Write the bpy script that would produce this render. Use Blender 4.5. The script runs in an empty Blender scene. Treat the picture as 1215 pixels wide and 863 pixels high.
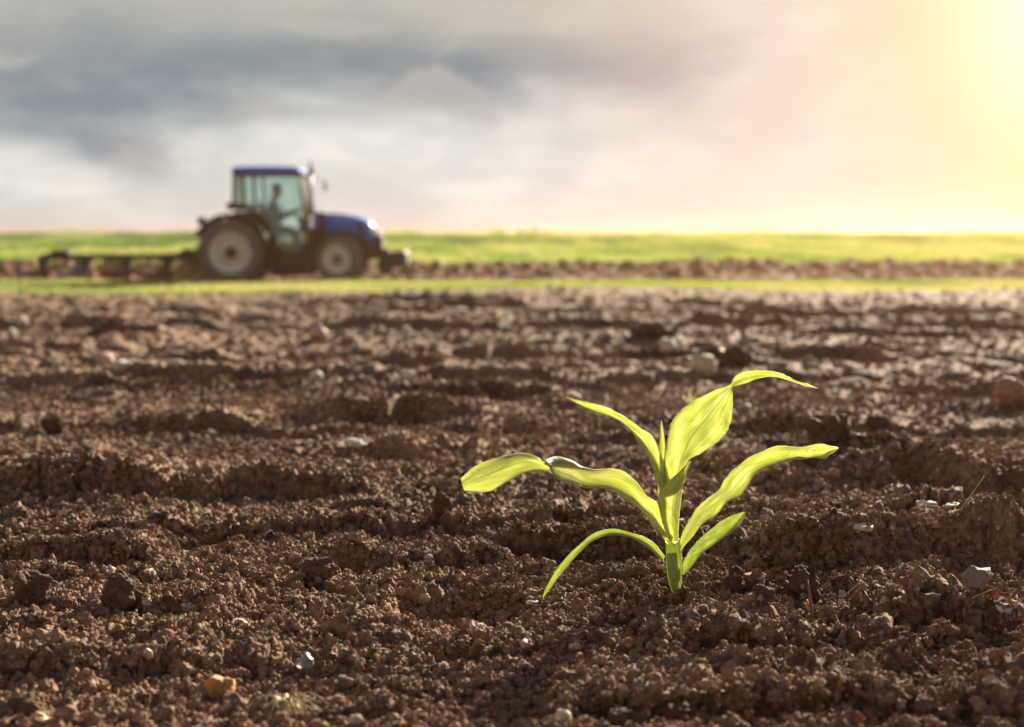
import bpy, bmesh, math, random
import numpy as np
from mathutils import Vector, Matrix
R = math.radians
sc = bpy.context.scene

# ------------------------------------------------------------------ camera
FPX, CX, CY = 1687.5, 607.5, 431.5
PITCH = math.atan(151.5 / FPX)
EYE = 0.32
cam_d = bpy.data.cameras.new('camera'); cam = bpy.data.objects.new('camera', cam_d)
sc.collection.objects.link(cam); sc.camera = cam
cam.location = (0, 0, EYE); cam.rotation_euler = (R(90) - PITCH, 0, 0)
cam_d.sensor_width = 36; cam_d.lens = 50
cam_d.clip_start = 0.05; cam_d.clip_end = 6000
cam_d.dof.use_dof = True; cam_d.dof.focus_distance = 1.262; cam_d.dof.aperture_fstop = 6.6

# ------------------------------------------------------------------ light
EXPO = 1.75
HAZE = 0.0011
SUN_AZ, SUN_EL = 26.0, 20.5        # degrees to the right of the view axis (+Y), above the horizon
sun_d = bpy.data.lights.new('sun', 'SUN'); sun = bpy.data.objects.new('sun', sun_d)
sc.collection.objects.link(sun)
sun_d.energy = 5.0; sun_d.angle = R(0.5); sun_d.color = (1.0, 0.88, 0.70)
sdir = Vector((math.sin(R(SUN_AZ)) * math.cos(R(SUN_EL)), math.cos(R(SUN_AZ)) * math.cos(R(SUN_EL)), math.sin(R(SUN_EL))))
sun.rotation_euler = sdir.to_track_quat('Z', 'Y').to_euler(); sun.location = (5, 10, 20)
sc.view_settings.view_transform = 'Standard'; sc.view_settings.look = 'None'
sc.view_settings.exposure = EXPO; sc.view_settings.gamma = 1.0
sc.cycles.max_bounces = 6; sc.cycles.diffuse_bounces = 3; sc.cycles.glossy_bounces = 3
sc.cycles.transmission_bounces = 6; sc.cycles.transparent_max_bounces = 10; sc.cycles.volume_bounces = 0
sc.cycles.use_denoising = True; sc.cycles.caustics_reflective = False; sc.cycles.caustics_refractive = False

world = bpy.data.worlds.new('World'); sc.world = world; world.use_nodes = True
def srgb(r, g, b, k=1.0):
    f = lambda c: (c / 255) / 12.92 if c / 255 <= 0.04045 else ((c / 255 + 0.055) / 1.055) ** 2.4
    return (f(r) * k, f(g) * k, f(b) * k, 1)
def build_world():
    nt = world.node_tree; N = nt.nodes; L = nt.links; N.clear()
    out = N.new('ShaderNodeOutputWorld'); bg = N.new('ShaderNodeBackground'); L.new(bg.outputs[0], out.inputs[0])
    bg.inputs[1].default_value = 0.1
    sky = N.new('ShaderNodeTexSky'); sky.sky_type = 'NISHITA'; sky.sun_disc = False
    sky.sun_elevation = R(SUN_EL); sky.sun_rotation = R(SUN_AZ)
    sky.dust_density = 2.0
    tc = N.new('ShaderNodeTexCoord'); nrm = N.new('ShaderNodeVectorMath'); nrm.operation = 'NORMALIZE'
    L.new(tc.outputs['Generated'], nrm.inputs[0]); D = nrm.outputs[0]
    sep = N.new('ShaderNodeSeparateXYZ'); L.new(D, sep.inputs[0])
    def math_(op, a, b=None, c=None):
        n = N.new('ShaderNodeMath'); n.operation = op
        for i, v in enumerate((a, b, c)):
            if v is None: continue
            if isinstance(v, (int, float)): n.inputs[i].default_value = v
            else: L.new(v, n.inputs[i])
        return n.outputs[0]
    def noise(scale, vec, detail=5, rough=0.55, dist=0.0):
        m = N.new('ShaderNodeMapping'); m.inputs['Scale'].default_value = vec; L.new(D, m.inputs[0])
        n = N.new('ShaderNodeTexNoise'); n.inputs['Scale'].default_value = scale
        n.inputs['Detail'].default_value = detail; n.inputs['Roughness'].default_value = rough
        n.inputs['Distortion'].default_value = dist
        L.new(m.outputs[0], n.inputs[0]); return n.outputs[0]
    def sm(v, a, b, lo=0.0, hi=1.0):
        n = N.new('ShaderNodeMapRange'); n.interpolation_type = 'SMOOTHSTEP'
        n.inputs[1].default_value = a; n.inputs[2].default_value = b
        n.inputs[3].default_value = lo; n.inputs[4].default_value = hi
        L.new(v, n.inputs[0]); return n.outputs[0]
    def mix(f, a, b):
        n = N.new('ShaderNodeMix'); n.data_type = 'RGBA'
        if isinstance(f, (int, float)): n.inputs[0].default_value = f
        else: L.new(f, n.inputs[0])
        for i, v in ((6, a), (7, b)):
            if isinstance(v, tuple): n.inputs[i].default_value = v
            else: L.new(v, n.inputs[i])
        return n.outputs[2]
    def dotv(v):
        n = N.new('ShaderNodeVectorMath'); n.operation = 'DOT_PRODUCT'; L.new(D, n.inputs[0])
        n.inputs[1].default_value = v; return n.outputs['Value']
    K = 10.0 / (2 ** EXPO)                      # background strength 0.1
    big = noise(3.0, (1, 1, 2.4), 4, 0.5, 0.3); med = noise(7.0, (1, 1, 2.6), 4, 0.5, 0.5); fin = noise(20, (1, 1, 2.6), 5, 0.5, 0.3)
    wob = math_('ADD', math_('MULTIPLY', math_('SUBTRACT', big, 0.5), 0.12), math_('MULTIPLY', math_('SUBTRACT', med, 0.5), 0.055))
    z = math_('ADD', sep.outputs[2], wob)
    low = mix(sm(fin, 0.35, 0.7), srgb(222, 224, 220, K), srgb(242, 240, 233, K))
    low = mix(sm(med, 0.42, 0.72, 0, 0.75), low, srgb(212, 214, 210, K))
    cloud = mix(sm(z, 0.092, 0.175), srgb(130, 143, 152, K), srgb(196, 193, 183, K))
    cloud = mix(sm(fin, 0.42, 0.66, 0, 0.28), cloud, srgb(178, 180, 176, K))
    # the heavy bank sits to the left; to the right it thins out into pale cloud
    bank = math_('MULTIPLY', sm(z, 0.052, 0.104), sm(math_('ADD', sep.outputs[0], math_('MULTIPLY', math_('SUBTRACT', med, .5), .45)), 0.21, 0.05))
    bank = math_('MAXIMUM', bank, math_('MULTIPLY', sm(z, 0.13, 0.19), 0.6))
    c = mix(bank, low, cloud)
    # thin patchy grey far right of the bank
    c = mix(math_('MULTIPLY', sm(med, 0.50, 0.62), sm(z, 0.03, 0.10, 0, 0.5)), c, srgb(205, 198, 190, K))
    # warm light spreading from the upper right
    g = Vector((math.sin(R(22.5)) * math.cos(R(8.2)), math.cos(R(22.5)) * math.cos(R(8.2)), math.sin(R(8.2))))
    d = dotv(g); ang = math_('ARCCOSINE', math_('MINIMUM', d, 0.99999))
    c = mix(sm(math_('MULTIPLY', ang, math_('ADD', 0.8, math_('MULTIPLY', med, .4))), 0.44, 0.18, 0, 0.60), c, srgb(246, 222, 208, K))
    c = mix(sm(ang, 0.225, 0.06, 0, 0.85), c, srgb(255, 222, 170, K * 1.05))
    c = mix(sm(ang, 0.13, 0.02, 0, 0.95), c, srgb(255, 250, 212, K * 1.3))
    # unseen sky overhead and behind the camera: cloud greys shaped to control fill light
    c = mix(sm(sep.outputs[1], 0.45, -0.2, 0, 0.85), c, mix(big, srgb(168, 164, 160, K), srgb(205, 198, 190, K)))
    c = mix(sm(sep.outputs[2], 0.19, 0.5, 0, 0.9), c, mix(big, srgb(62, 57, 54, K), srgb(105, 96, 88, K)))
    # higher up the cloud opens on blue sky
    cover = sm(math_('ADD', sep.outputs[2], math_('MULTIPLY', big, 0.4)), 0.75, 1.1, 1.0, 0.6)
    c = mix(cover, sky.outputs[0], c)
    L.new(c, bg.inputs[0])
build_world()

# ------------------------------------------------------------------ helpers
col = sc.collection
def tag(o, label=None, cat=None, group=None, kind=None):
    if label: o['label'] = label
    if cat: o['category'] = cat
    if group: o['group'] = group
    if kind: o['kind'] = kind
    return o
def link(name, me, mat=None, parent=None, smooth=False):
    o = bpy.data.objects.new(name, me); col.objects.link(o)
    if mat: me.materials.append(mat)
    if parent: o.parent = parent
    if smooth: me.shade_smooth()
    return o
def empty(name, loc=(0, 0, 0), rz=0):
    o = bpy.data.objects.new(name, None); col.objects.link(o); o.location = loc; o.rotation_euler = (0, 0, rz)
    o.empty_display_size = 0.05
    return o
def np_mesh(name, co, faces, nper):
    """fast mesh; faces = int array (n, nper) or a list of such arrays"""
    me = bpy.data.meshes.new(name)
    fl = faces if isinstance(faces, list) else [faces]
    me.vertices.add(len(co)); me.vertices.foreach_set('co', np.ascontiguousarray(co, dtype=np.float32).ravel())
    idx = np.concatenate([f.ravel() for f in fl]).astype(np.int32)
    cnt = np.concatenate([np.full(len(f), f.shape[1], dtype=np.int32) for f in fl])
    start = np.concatenate([[0], np.cumsum(cnt)[:-1]]).astype(np.int32)
    me.loops.add(len(idx)); me.loops.foreach_set('vertex_index', idx)
    me.polygons.add(len(cnt)); me.polygons.foreach_set('loop_start', start)
    me.polygons.foreach_set('loop_total', cnt) if False else None
    me.update(calc_edges=True); me.validate()
    return me
def grid_faces(nr, nc):
    i = np.arange(nr - 1)[:, None] * nc + np.arange(nc - 1)[None, :]
    i = i.ravel(); return np.stack([i, i + 1, i + nc + 1, i + nc], 1)

SP, CP = math.sin(PITCH), math.cos(PITCH)
def ray(px, py):
    a = (px - CX) / FPX; b = -(py - CY) / FPX
    return np.array([a, CP + b * SP, -SP + b * CP])
def at(px, py, Y):
    d = ray(px, py); t = Y / d[1]
    return Vector((d[0] * t, Y, EYE + d[2] * t))

# ---- noise
def _h(ix, iy, seed):
    h = (ix.astype(np.int64) * 374761393 + iy.astype(np.int64) * 668265263 + seed * 1442695041) & 0xffffffff
    h = ((h ^ (h >> 13)) * 1274126177) & 0xffffffff
    h = ((h ^ (h >> 16)) * 2246822519) & 0xffffffff
    return ((h ^ (h >> 15)) & 0xffffff) / float(0xffffff)
def vn(x, y, seed=0):
    x = np.asarray(x, float); y = np.asarray(y, float)
    ix = np.floor(x); iy = np.floor(y); fx = x - ix; fy = y - iy
    fx = fx * fx * fx * (fx * (fx * 6 - 15) + 10); fy = fy * fy * fy * (fy * (fy * 6 - 15) + 10)
    a = _h(ix, iy, seed); b = _h(ix + 1, iy, seed); c = _h(ix, iy + 1, seed); d = _h(ix + 1, iy + 1, seed)
    return (a + (b - a) * fx) * (1 - fy) + (c + (d - c) * fx) * fy
def fbm(x, y, seed=0, oct=4, gain=0.5):
    s = 0; a = 1; t = 0
    for k in range(oct):
        s = s + a * (vn(x, y, seed + k * 17) - 0.5); t += a; a *= gain; x = x * 2.03 + 5.1; y = y * 2.03 + 9.7
    return s / t * 2
def bumps(x, y, s, seed, prob=0.8, rmin=0.28, rmax=0.62):
    """rounded lumps of radius ~ s: returns height in metres"""
    u = x / s; v = y / s; ix = np.floor(u); iy = np.floor(v); out = np.zeros_like(u)
    for dx in (-1, 0, 1):
        for dy in (-1, 0, 1):
            cx = ix + dx; cy = iy + dy
            px = cx + 0.15 + 0.7 * _h(cx, cy, seed); py = cy + 0.15 + 0.7 * _h(cx, cy, seed + 1)
            rr = rmin + (rmax - rmin) * _h(cx, cy, seed + 2) ** 1.6
            on = _h(cx, cy, seed + 3) < prob
            an = _h(cx, cy, seed + 4) * 3.14; ca = np.cos(an); sa = np.sin(an)
            ex = (u - px) * ca + (v - py) * sa; ey = -(u - px) * sa + (v - py) * ca
            d2 = ex * ex + ey * ey * 1.7
            h = np.sqrt(np.maximum(0, rr * rr - d2)) * on
            out = np.maximum(out, h)
    return out * s
def ss(t): t = np.clip(t, 0, 1); return t * t * (3 - 2 * t)

# ------------------------------------------------------------------ terrain
SLOPE = 0.029; D0 = 1.27; FIELD_END = 23.2; LOW = -0.68
def dist_of(py):
    k = math.tan(math.atan((py - CY) / FPX) + PITCH); return (EYE - SLOPE * D0) / (k - SLOPE)
# banks of soil whose shaded side faces the camera: x-range, foot row, height (pixels of the picture at that distance)
BANKS = [(60, 230, 408, 17), (150, 345, 440, 15), (360, 580, 446, 17), (585, 760, 440, 18), (770, 950, 418, 15),
         (860, 1260, 436, 16), (80, 330, 496, 16), (300, 600, 503, 19), (600, 720, 478, 14),
         (-80, 490, 592, 20), (690, 960, 556, 22), (860, 1320, 594, 44), (470, 640, 556, 12),
         (830, 1290, 672, 40), (560, 900, 656, 22), (250, 620, 668, 24), (-60, 200, 668, 20),
         (-60, 290, 735, 20), (900, 1280, 745, 24), (330, 560, 610, 12),
         (900, 1130, 500, 16), (20, 150, 470, 12), (620, 820, 520, 10), (-100, 1300, 371, 5), (300, 700, 362, 6), (700, 1300, 383, 10),
         (420, 700, 470, 12), (20, 300, 462, 12), (600, 900, 528, 12), (330, 640, 540, 12), (1020, 1300, 470, 14), (-100, 90, 540, 14), (100, 420, 385, 8), (900, 1250, 405, 10), (450, 800, 398, 10), (-100, 60, 425, 12), (-300, 1500, 361, 5), (-300, 1500, 376, 7), (-300, 1500, 396, 10), (-300, 1500, 424, 12), (-300, 1500, 458, 12), (-300, 1500, 512, 13), (-300, 1500, 570, 10), (-300, 1500, 634, 10), (-300, 1500, 692, 9), (-300, 1500, 765, 12), (-100, 480, 805, 20), (560, 1300, 850, 22), (150, 500, 850, 16)]
def macro(x, y):
    z = -SLOPE * (y - D0)
    dd = np.maximum(y, 0.6)
    z = z + dd * 0.0075 * fbm(x / dd * 1.3 * 1.2 + 3, np.log(dd) * 6, 5, 3) * 1.0
    # tillage undulation across the picture
    lf = np.log(dd)
    z = z + dd * 0.0055 * fbm(x / dd * 2.2 + 7, lf * 11 + 2, 11, 3)
    for i, (x0, x1, py, hp) in enumerate(BANKS):
        d = dist_of(py); sxp = d / FPX
        xa = (x0 - CX) * sxp; xb = (x1 - CX) * sxp; amp = hp * sxp * (1.3 if d < 2.1 else 1.2)
        m = (np.abs(y - d) < d * 0.5) & (x > xa - 0.2 * d) & (x < xb + 0.2 * d)
        if not np.any(m): continue
        xm = x[m]; ym = y[m]
        fade = 0.045 * d if d < 1.6 else 0.07 * d
        w = ss((xm - xa) / fade) * ss((xb - xm) / fade)
        a = amp * w * np.clip(0.80 + 1.1 * fbm(xm / d * 13 + i * 7, ym * 0 + i, 31, 4), .12, 1.5)
        s = ym - d - d * 0.035 * fbm(xm / d * 9 + i * 3.3, ym * 0 + i * 1.7, 41, 3) - d * 0.020 * fbm(xm / d * 55, ym * 0 + i, 43, 2)
        wf = amp * 0.8 + 1e-4; L = amp * 4.5 + 0.04 * d
        prof = ss(s / wf) * np.exp(-np.maximum(s - wf, 0) / L) - 0.35 * np.exp(-(s / (amp * 1.6)) ** 2) * (s < 0)
        z[m] += a * np.where(s < 0, -0.35 * np.exp(-(s / (amp * 1.6 + 1e-5)) ** 2), -0.35 + 1.35 * ss(s / wf)) * np.where(s > wf, np.exp(-(s - wf) / L), 1)
    # the scooped hole left of the seedling
    hx = (545 - CX) * 0.00078; hy = dist_of(716)
    e = ((x - hx) / 0.058) ** 2 + ((y - hy) / 0.062) ** 2
    z = z - 0.030 * ss(1.35 - e) 
    # level the soil under the seedling
    e = ((x - SEED.x) ** 2 + (y - SEED.y) ** 2) / 0.045 ** 2
    z = z * (1 - ss(1.6 - e)) + SEED.z * ss(1.6 - e)
    return z
SEED = at(800, 703, 1.25)
def micro(x, y):
    dd = np.maximum(y, 0.6)
    wx = x + 0.004 * fbm(x * 90, y * 90, 61, 3) ; wy = y + 0.004 * fbm(x * 90 + 50, y * 90, 67, 3)
    z = np.zeros_like(x)
    near = ss((9 - dd) / 5)
    patch = 0.55 + 0.9 * np.clip(0.5 + fbm(x * 4, y * 2.2, 71, 3), 0, 1)
    z += bumps(wx, wy, 0.034, 101, 0.30) * 0.46 * patch * (1 - .55 * ss((dd - 1.6) / 2))
    z += bumps(wx, wy, 0.017, 111, 0.55) * 0.62 * patch
    m = dd < 7
    if np.any(m):
        a = bumps(wx[m], wy[m], 0.0088, 121, 0.80) * 1.05
        f = ss((6 - dd[m]) / 3); z[m] += a * f
    m = dd < 3.2
    if np.any(m):
        a = bumps(wx[m], wy[m], 0.0050, 131, 0.85) * 1.1
        a += 0.0013 * fbm(x[m] * 420, y[m] * 420, 141, 2)
        f = ss((3 - dd[m]) / 1.2); z[m] += a * f
    # bigger clods farther away so the relief stays readable
    far = ss((dd - 1.8) / 2.5)
    z += far * bumps(x + 0.02 * fbm(x * 12, y * 12, 77, 2), y, 0.085, 151, 0.35) * 0.42
    far = ss((dd - 4.5) / 5)
    z += far * bumps(x + 0.05 * fbm(x * 5, y * 5, 79, 2), y, 0.19, 161, 0.45) * 0.26
    z += 0.004 * dd ** 0.6 * fbm(x * 18 / dd ** 0.5, y * 18 / dd ** 0.5, 171, 4)
    e = ((x - SEED.x) ** 2 + (y - SEED.y) ** 2) / 0.012 ** 2
    return z * (1 - 0.8 * ss(1.6 - e)) - 0.004
def Hs(x, y):
    x = np.atleast_1d(np.asarray(x, float)); y = np.atleast_1d(np.asarray(y, float))
    return macro(x, y) + micro(x, y)
def hit(px, py):
    """where the ray through a pixel of the photograph meets the soil"""
    d = ray(px, py); Y = np.geomspace(0.7, 24.5, 6000); t = Y / d[1]
    z = EYE + d[2] * t; h = Hs(d[0] * t, Y); k = np.argmax(z < h)
    return Vector((d[0] * t[k], Y[k], h[k]))

# ------------------------------------------------------------------ materials
def newmat(name):
    m = bpy.data.materials.new(name); m.use_nodes = True; nt = m.node_tree
    return m, nt, nt.nodes, nt.links, nt.nodes['Principled BSDF']
def flat(name, c, rough=0.6, metal=0.0, var=0.12, scale=8, spec=0.5, bump=0.0, coat=0.0, dirt=None):
    m, nt, N, L, p = newmat(name)
    tc = N.new('ShaderNodeTexCoord'); n = N.new('ShaderNodeTexNoise'); n.inputs['Scale'].default_value = scale; n.inputs['Detail'].default_value = 6
    L.new(tc.outputs['Object'], n.inputs[0])
    mx = N.new('ShaderNodeMix'); mx.data_type = 'RGBA'
    L.new(n.outputs[0], mx.inputs[0])
    mx.inputs[6].default_value = tuple(v * (1 - var) for v in c[:3]) + (1,)
    mx.inputs[7].default_value = tuple(min(1, v * (1 + var)) for v in c[:3]) + (1,)
    o = mx.outputs[2]
    if dirt:
        n2 = N.new('ShaderNodeTexNoise'); n2.inputs['Scale'].default_value = scale * .6; n2.inputs['Detail'].default_value = 8
        L.new(tc.outputs['Object'], n2.inputs[0])
        mr = N.new('ShaderNodeMapRange'); mr.inputs[1].default_value = .45; mr.inputs[2].default_value = .7; L.new(n2.outputs[0], mr.inputs[0])
        mr.inputs[4].default_value = dirt[3]
        m2 = N.new('ShaderNodeMix'); m2.data_type = 'RGBA'; L.new(mr.outputs[0], m2.inputs[0]); L.new(o, m2.inputs[6])
        m2.inputs[7].default_value = tuple(dirt[:3]) + (1,); o = m2.outputs[2]
    L.new(o, p.inputs['Base Color'])
    p.inputs['Roughness'].default_value = rough; p.inputs['Metallic'].default_value = metal
    p.inputs['Specular IOR Level'].default_value = spec; p.inputs['Coat Weight'].default_value = coat
    if bump:
        b = N.new('ShaderNodeBump'); b.inputs['Strength'].default_value = 1; b.inputs['Distance'].default_value = bump
        L.new(n.outputs[0], b.inputs['Height']); L.new(b.outputs[0], p.inputs['Normal'])
    return m
def soil_mat(name, a, b, pale, scale=1.0, instanced=False):
    m, nt, N, L, p = newmat(name)
    g = N.new('ShaderNodeNewGeometry')
    def noise(s, d=5, r=.6):
        n = N.new('ShaderNodeTexNoise'); n.inputs['Scale'].default_value = s * scale; n.inputs['Detail'].default_value = d; n.inputs['Roughness'].default_value = r
        L.new(g.outputs['Position'], n.inputs[0]); return n.outputs[0]
    def mr(v, x, y, lo=0, hi=1):
        n = N.new('ShaderNodeMapRange'); n.inputs[1].default_value = x; n.inputs[2].default_value = y
        n.inputs[3].default_value = lo; n.inputs[4].default_value = hi; L.new(v, n.inputs[0]); return n.outputs[0]
    def mix(f, x, y):
        n = N.new('ShaderNodeMix'); n.data_type = 'RGBA'; L.new(f, n.inputs[0])
        for i, v in ((6, x), (7, y)):
            if isinstance(v, tuple): n.inputs[i].default_value = v + (1,)
            else: L.new(v, n.inputs[i])
        return n.outputs[2]
    c = mix(mr(noise(110, 6, .7), .40, .62), a, b)
    c = mix(mr(noise(3.0, 4), .35, .7, 0, .45), c, tuple(v * 1.25 for v in b))
    c = mix(mr(noise(1.1, 5, .6), .48, .66, 0, .6), c, tuple(v * .62 for v in a))
    # pale mineral grains
    vo = N.new('ShaderNodeTexVoronoi'); vo.inputs['Scale'].default_value = 260 * scale; L.new(g.outputs['Position'], vo.inputs[0])
    sepc = N.new('ShaderNodeSeparateColor'); L.new(vo.outputs['Color'], sepc.inputs[0])
    c = mix(mr(sepc.outputs[0], .978, .98, 0, .8), c, pale)
    if instanced:
        oi = N.new('ShaderNodeObjectInfo')
        c = mix(mr(oi.outputs['Random'], .0, 1.0, 0, .5), c, tuple(v * 1.15 for v in b))
        c = mix(mr(oi.outputs['Random'], .968, .972, 0, .75), c, pale)
        c = mix(mr(oi.outputs['Random'], .988, .99, 0, .9), c, (.36, .14, .06))
    L.new(c, p.inputs['Base Color']); p.inputs['Roughness'].default_value = 0.88
    p.inputs['Specular IOR Level'].default_value = 0.12
    bp = N.new('ShaderNodeBump'); bp.inputs['Strength'].default_value = 1.0; bp.inputs['Distance'].default_value = 0.0016 / scale
    L.new(noise(520, 5, .7), bp.inputs['Height']); L.new(bp.outputs[0], p.inputs['Normal'])
    return m
SOIL_A, SOIL_B = (0.040, 0.0225, 0.016), (0.380, 0.240, 0.155)
M = {}
M['soil'] = soil_mat('soil', SOIL_A, SOIL_B, (.55, .46, .36))
M['crumb'] = soil_mat('soil_crumb', SOIL_A, SOIL_B, (.62, .50, .40), instanced=True)
M['clod'] = soil_mat('dark_clod', (0.075, 0.044, 0.031), (0.16, 0.10, 0.07), (.4, .3, .2))
M['far_soil'] = soil_mat('turned_soil', (0.13, 0.062, 0.036), (0.26, 0.14, 0.08), (.4, .3, .2), scale=.08)

# ------------------------------------------------------------------ the near field (one sheet, finer towards the seedling)
def build_field():
    dv = 0.00105; core = np.arange(-0.44, 0.44 + dv, dv)
    w = []; v = core[-1]; st = dv
    while v < 4: st *= 1.10; v += st; w.append(v)
    w = np.array(w); V = np.concatenate([-w[::-1], core, w])
    ys = [-3, -2, -1.2, -.6, -.2, .1, .3, .42, .5, .56]; y = .6
    while y < FIELD_END:
        ys.append(y); y += 0.00175 * y if y < 2.6 else 0.0027 * y
    ys.append(FIELD_END); ys.append(FIELD_END + .25); ys = np.array(ys)
    W = np.maximum(ys, .6) + .22
    X = W[:, None] * V[None, :]; Y = np.repeat(ys[:, None], len(V), 1)
    x = X.ravel(); y = Y.ravel().copy()
    y = y + np.where(y > FIELD_END - 2, 0.35 * fbm(x * .6, x * 0, 91, 3) * ss((y - FIELD_END + 2) / 2), 0)
    z0 = macro(x, y); Z0 = z0.reshape(len(ys), len(V))
    gy = np.gradient(Z0, axis=0) / np.gradient(Y, axis=0); gx = np.gradient(Z0, axis=1) / np.gradient(X, axis=1)
    gy = np.clip(gy, -2, 2).ravel(); gx = np.clip(gx, -1.5, 1.5).ravel(); nl = np.sqrt(1 + gx * gx + gy * gy)
    mc = micro(x, y + 1.3 * (z0 + SLOPE * (y - D0)))            # lumps stay round on the steep faces
    x = x - gx / nl * mc; y = y - gy / nl * mc; z = z0 + mc / nl
    z[-len(V):] -= 0.5
    me = np_mesh('soil_field', np.stack([x, y, z], 1), grid_faces(len(ys), len(V)), 4)
    print('field verts', len(x))
    return tag(link('ploughed_field', me, M['soil'], smooth=False), kind='structure')
field = build_field()

# crumbs of soil lying on it: uncountable -> one object of stuff
def rock_mesh(name, seed, sub=2, rough=.35, flatz=.8, el=(1, 1, 1), fine=.0):
    bm = bmesh.new(); bmesh.ops.create_icosphere(bm, subdivisions=sub, radius=1)
    rnd = random.Random(seed); off = Vector((rnd.uniform(-50, 50), rnd.uniform(-50, 50), rnd.uniform(-50, 50)))
    from mathutils import noise as mn
    for v in bm.verts:
        p = v.co.copy()
        k = 1 + rough * mn.noise(p * 1.3 + off) * 1.6 + rough * .6 * mn.noise(p * 3.1 + off) + fine * mn.noise(p * 7 + off)
        v.co = Vector((p.x * el[0], p.y * el[1], p.z * flatz * el[2])) * k
    me = bpy.data.meshes.new(name); bm.to_mesh(me); bm.free(); return me
def build_crumbs():
    rng = np.random.default_rng(4)
    pts = []; sz = []
    def zone(n, y0, y1, smin, smax, power, half=.42):
        y = np.sqrt(rng.uniform(y0 ** 2, y1 ** 2, n)); x = rng.uniform(-half, half, n) * (y + .1)
        cl = fbm(x * 6 + 9, y * 3, 201, 3)
        keep = rng.uniform(-.75, .55, n) < cl; x = x[keep]; y = y[keep]
        s = smin + (smax - smin) * rng.uniform(0, 1, len(x)) ** power
        z = Hs(x, y) + s * .25
        e = (x - SEED.x) ** 2 + (y - SEED.y) ** 2; k = e > (.008 + s) ** 2
        pts.append(np.stack([x, y, z], 1)[k]); sz.append(s[k])
    zone(150000, .72, 1.75, .0009, .0040, 2.6)
    zone(9000, .72, 2.2, .003, .0075, 3.4)
    zone(70000, 1.75, 3.6, .0015, .0075, 3.2)
    zone(30000, 3.6, 9, .003, .015, 3.6)
    zone(9000, 9, 23, .008, .040, 3.5)
    P = np.concatenate(pts); S = np.concatenate(sz); n = len(P)
    me = bpy.data.meshes.new('soil_crumbs'); me.vertices.add(n); me.vertices.foreach_set('co', P.astype(np.float32).ravel()); me.update()
    a = me.attributes.new('size', 'FLOAT', 'POINT'); a.data.foreach_set('value', S.astype(np.float32))
    a = me.attributes.new('rot', 'FLOAT_VECTOR', 'POINT'); a.data.foreach_set('vector', rng.uniform(0, 6.28, n * 3).astype(np.float32))
    a = me.attributes.new('pick', 'INT', 'POINT'); a.data.foreach_set('value', rng.integers(0, 7, n).astype(np.int32))
    o = tag(link('soil_crumbs', me), kind='stuff', label='loose crumbs of dry soil scattered over the ploughed field', cat='soil crumbs')
    ng = bpy.data.node_groups.new('crumbs', 'GeometryNodeTree')
    ng.interface.new_socket('Geometry', in_out='INPUT', socket_type='NodeSocketGeometry')
    ng.interface.new_socket('Geometry', in_out='OUTPUT', socket_type='NodeSocketGeometry')
    N = ng.nodes; L = ng.links; gi = N.new('NodeGroupInput'); go = N.new('NodeGroupOutput')
    iop = N.new('GeometryNodeInstanceOnPoints'); gti = N.new('GeometryNodeGeometryToInstance')
    for k in range(7):
        rm = rock_mesh('crumb', 300 + k, 3, .45, .85, (1, .8 + .06 * k, 1), .35); rm.materials.append(M['crumb'])
        ro = bpy.data.objects.new('crumb', rm)      # not linked: only a source shape
        oi = N.new('GeometryNodeObjectInfo'); oi.inputs[0].default_value = ro; L.new(oi.outputs['Geometry'], gti.inputs[0])
    L.new(gi.outputs[0], iop.inputs['Points']); L.new(gti.outputs[0], iop.inputs['Instance'])
    iop.inputs['Pick Instance'].default_value = True
    def attr(nm, ty, sock):
        t = N.new('GeometryNodeInputNamedAttribute'); t.data_type = ty; t.inputs[0].default_value = nm; L.new(t.outputs[0], sock)
    attr('pick', 'INT', iop.inputs['Instance Index']); attr('size', 'FLOAT', iop.inputs['Scale'])
    e2r = N.new('FunctionNodeEulerToRotation'); attr('rot', 'FLOAT_VECTOR', e2r.inputs[0]); L.new(e2r.outputs[0], iop.inputs['Rotation'])
    L.new(iop.outputs[0], go.inputs[0])
    md = o.modifiers.new('crumbs', 'NODES'); md.node_group = ng
build_crumbs()

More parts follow.
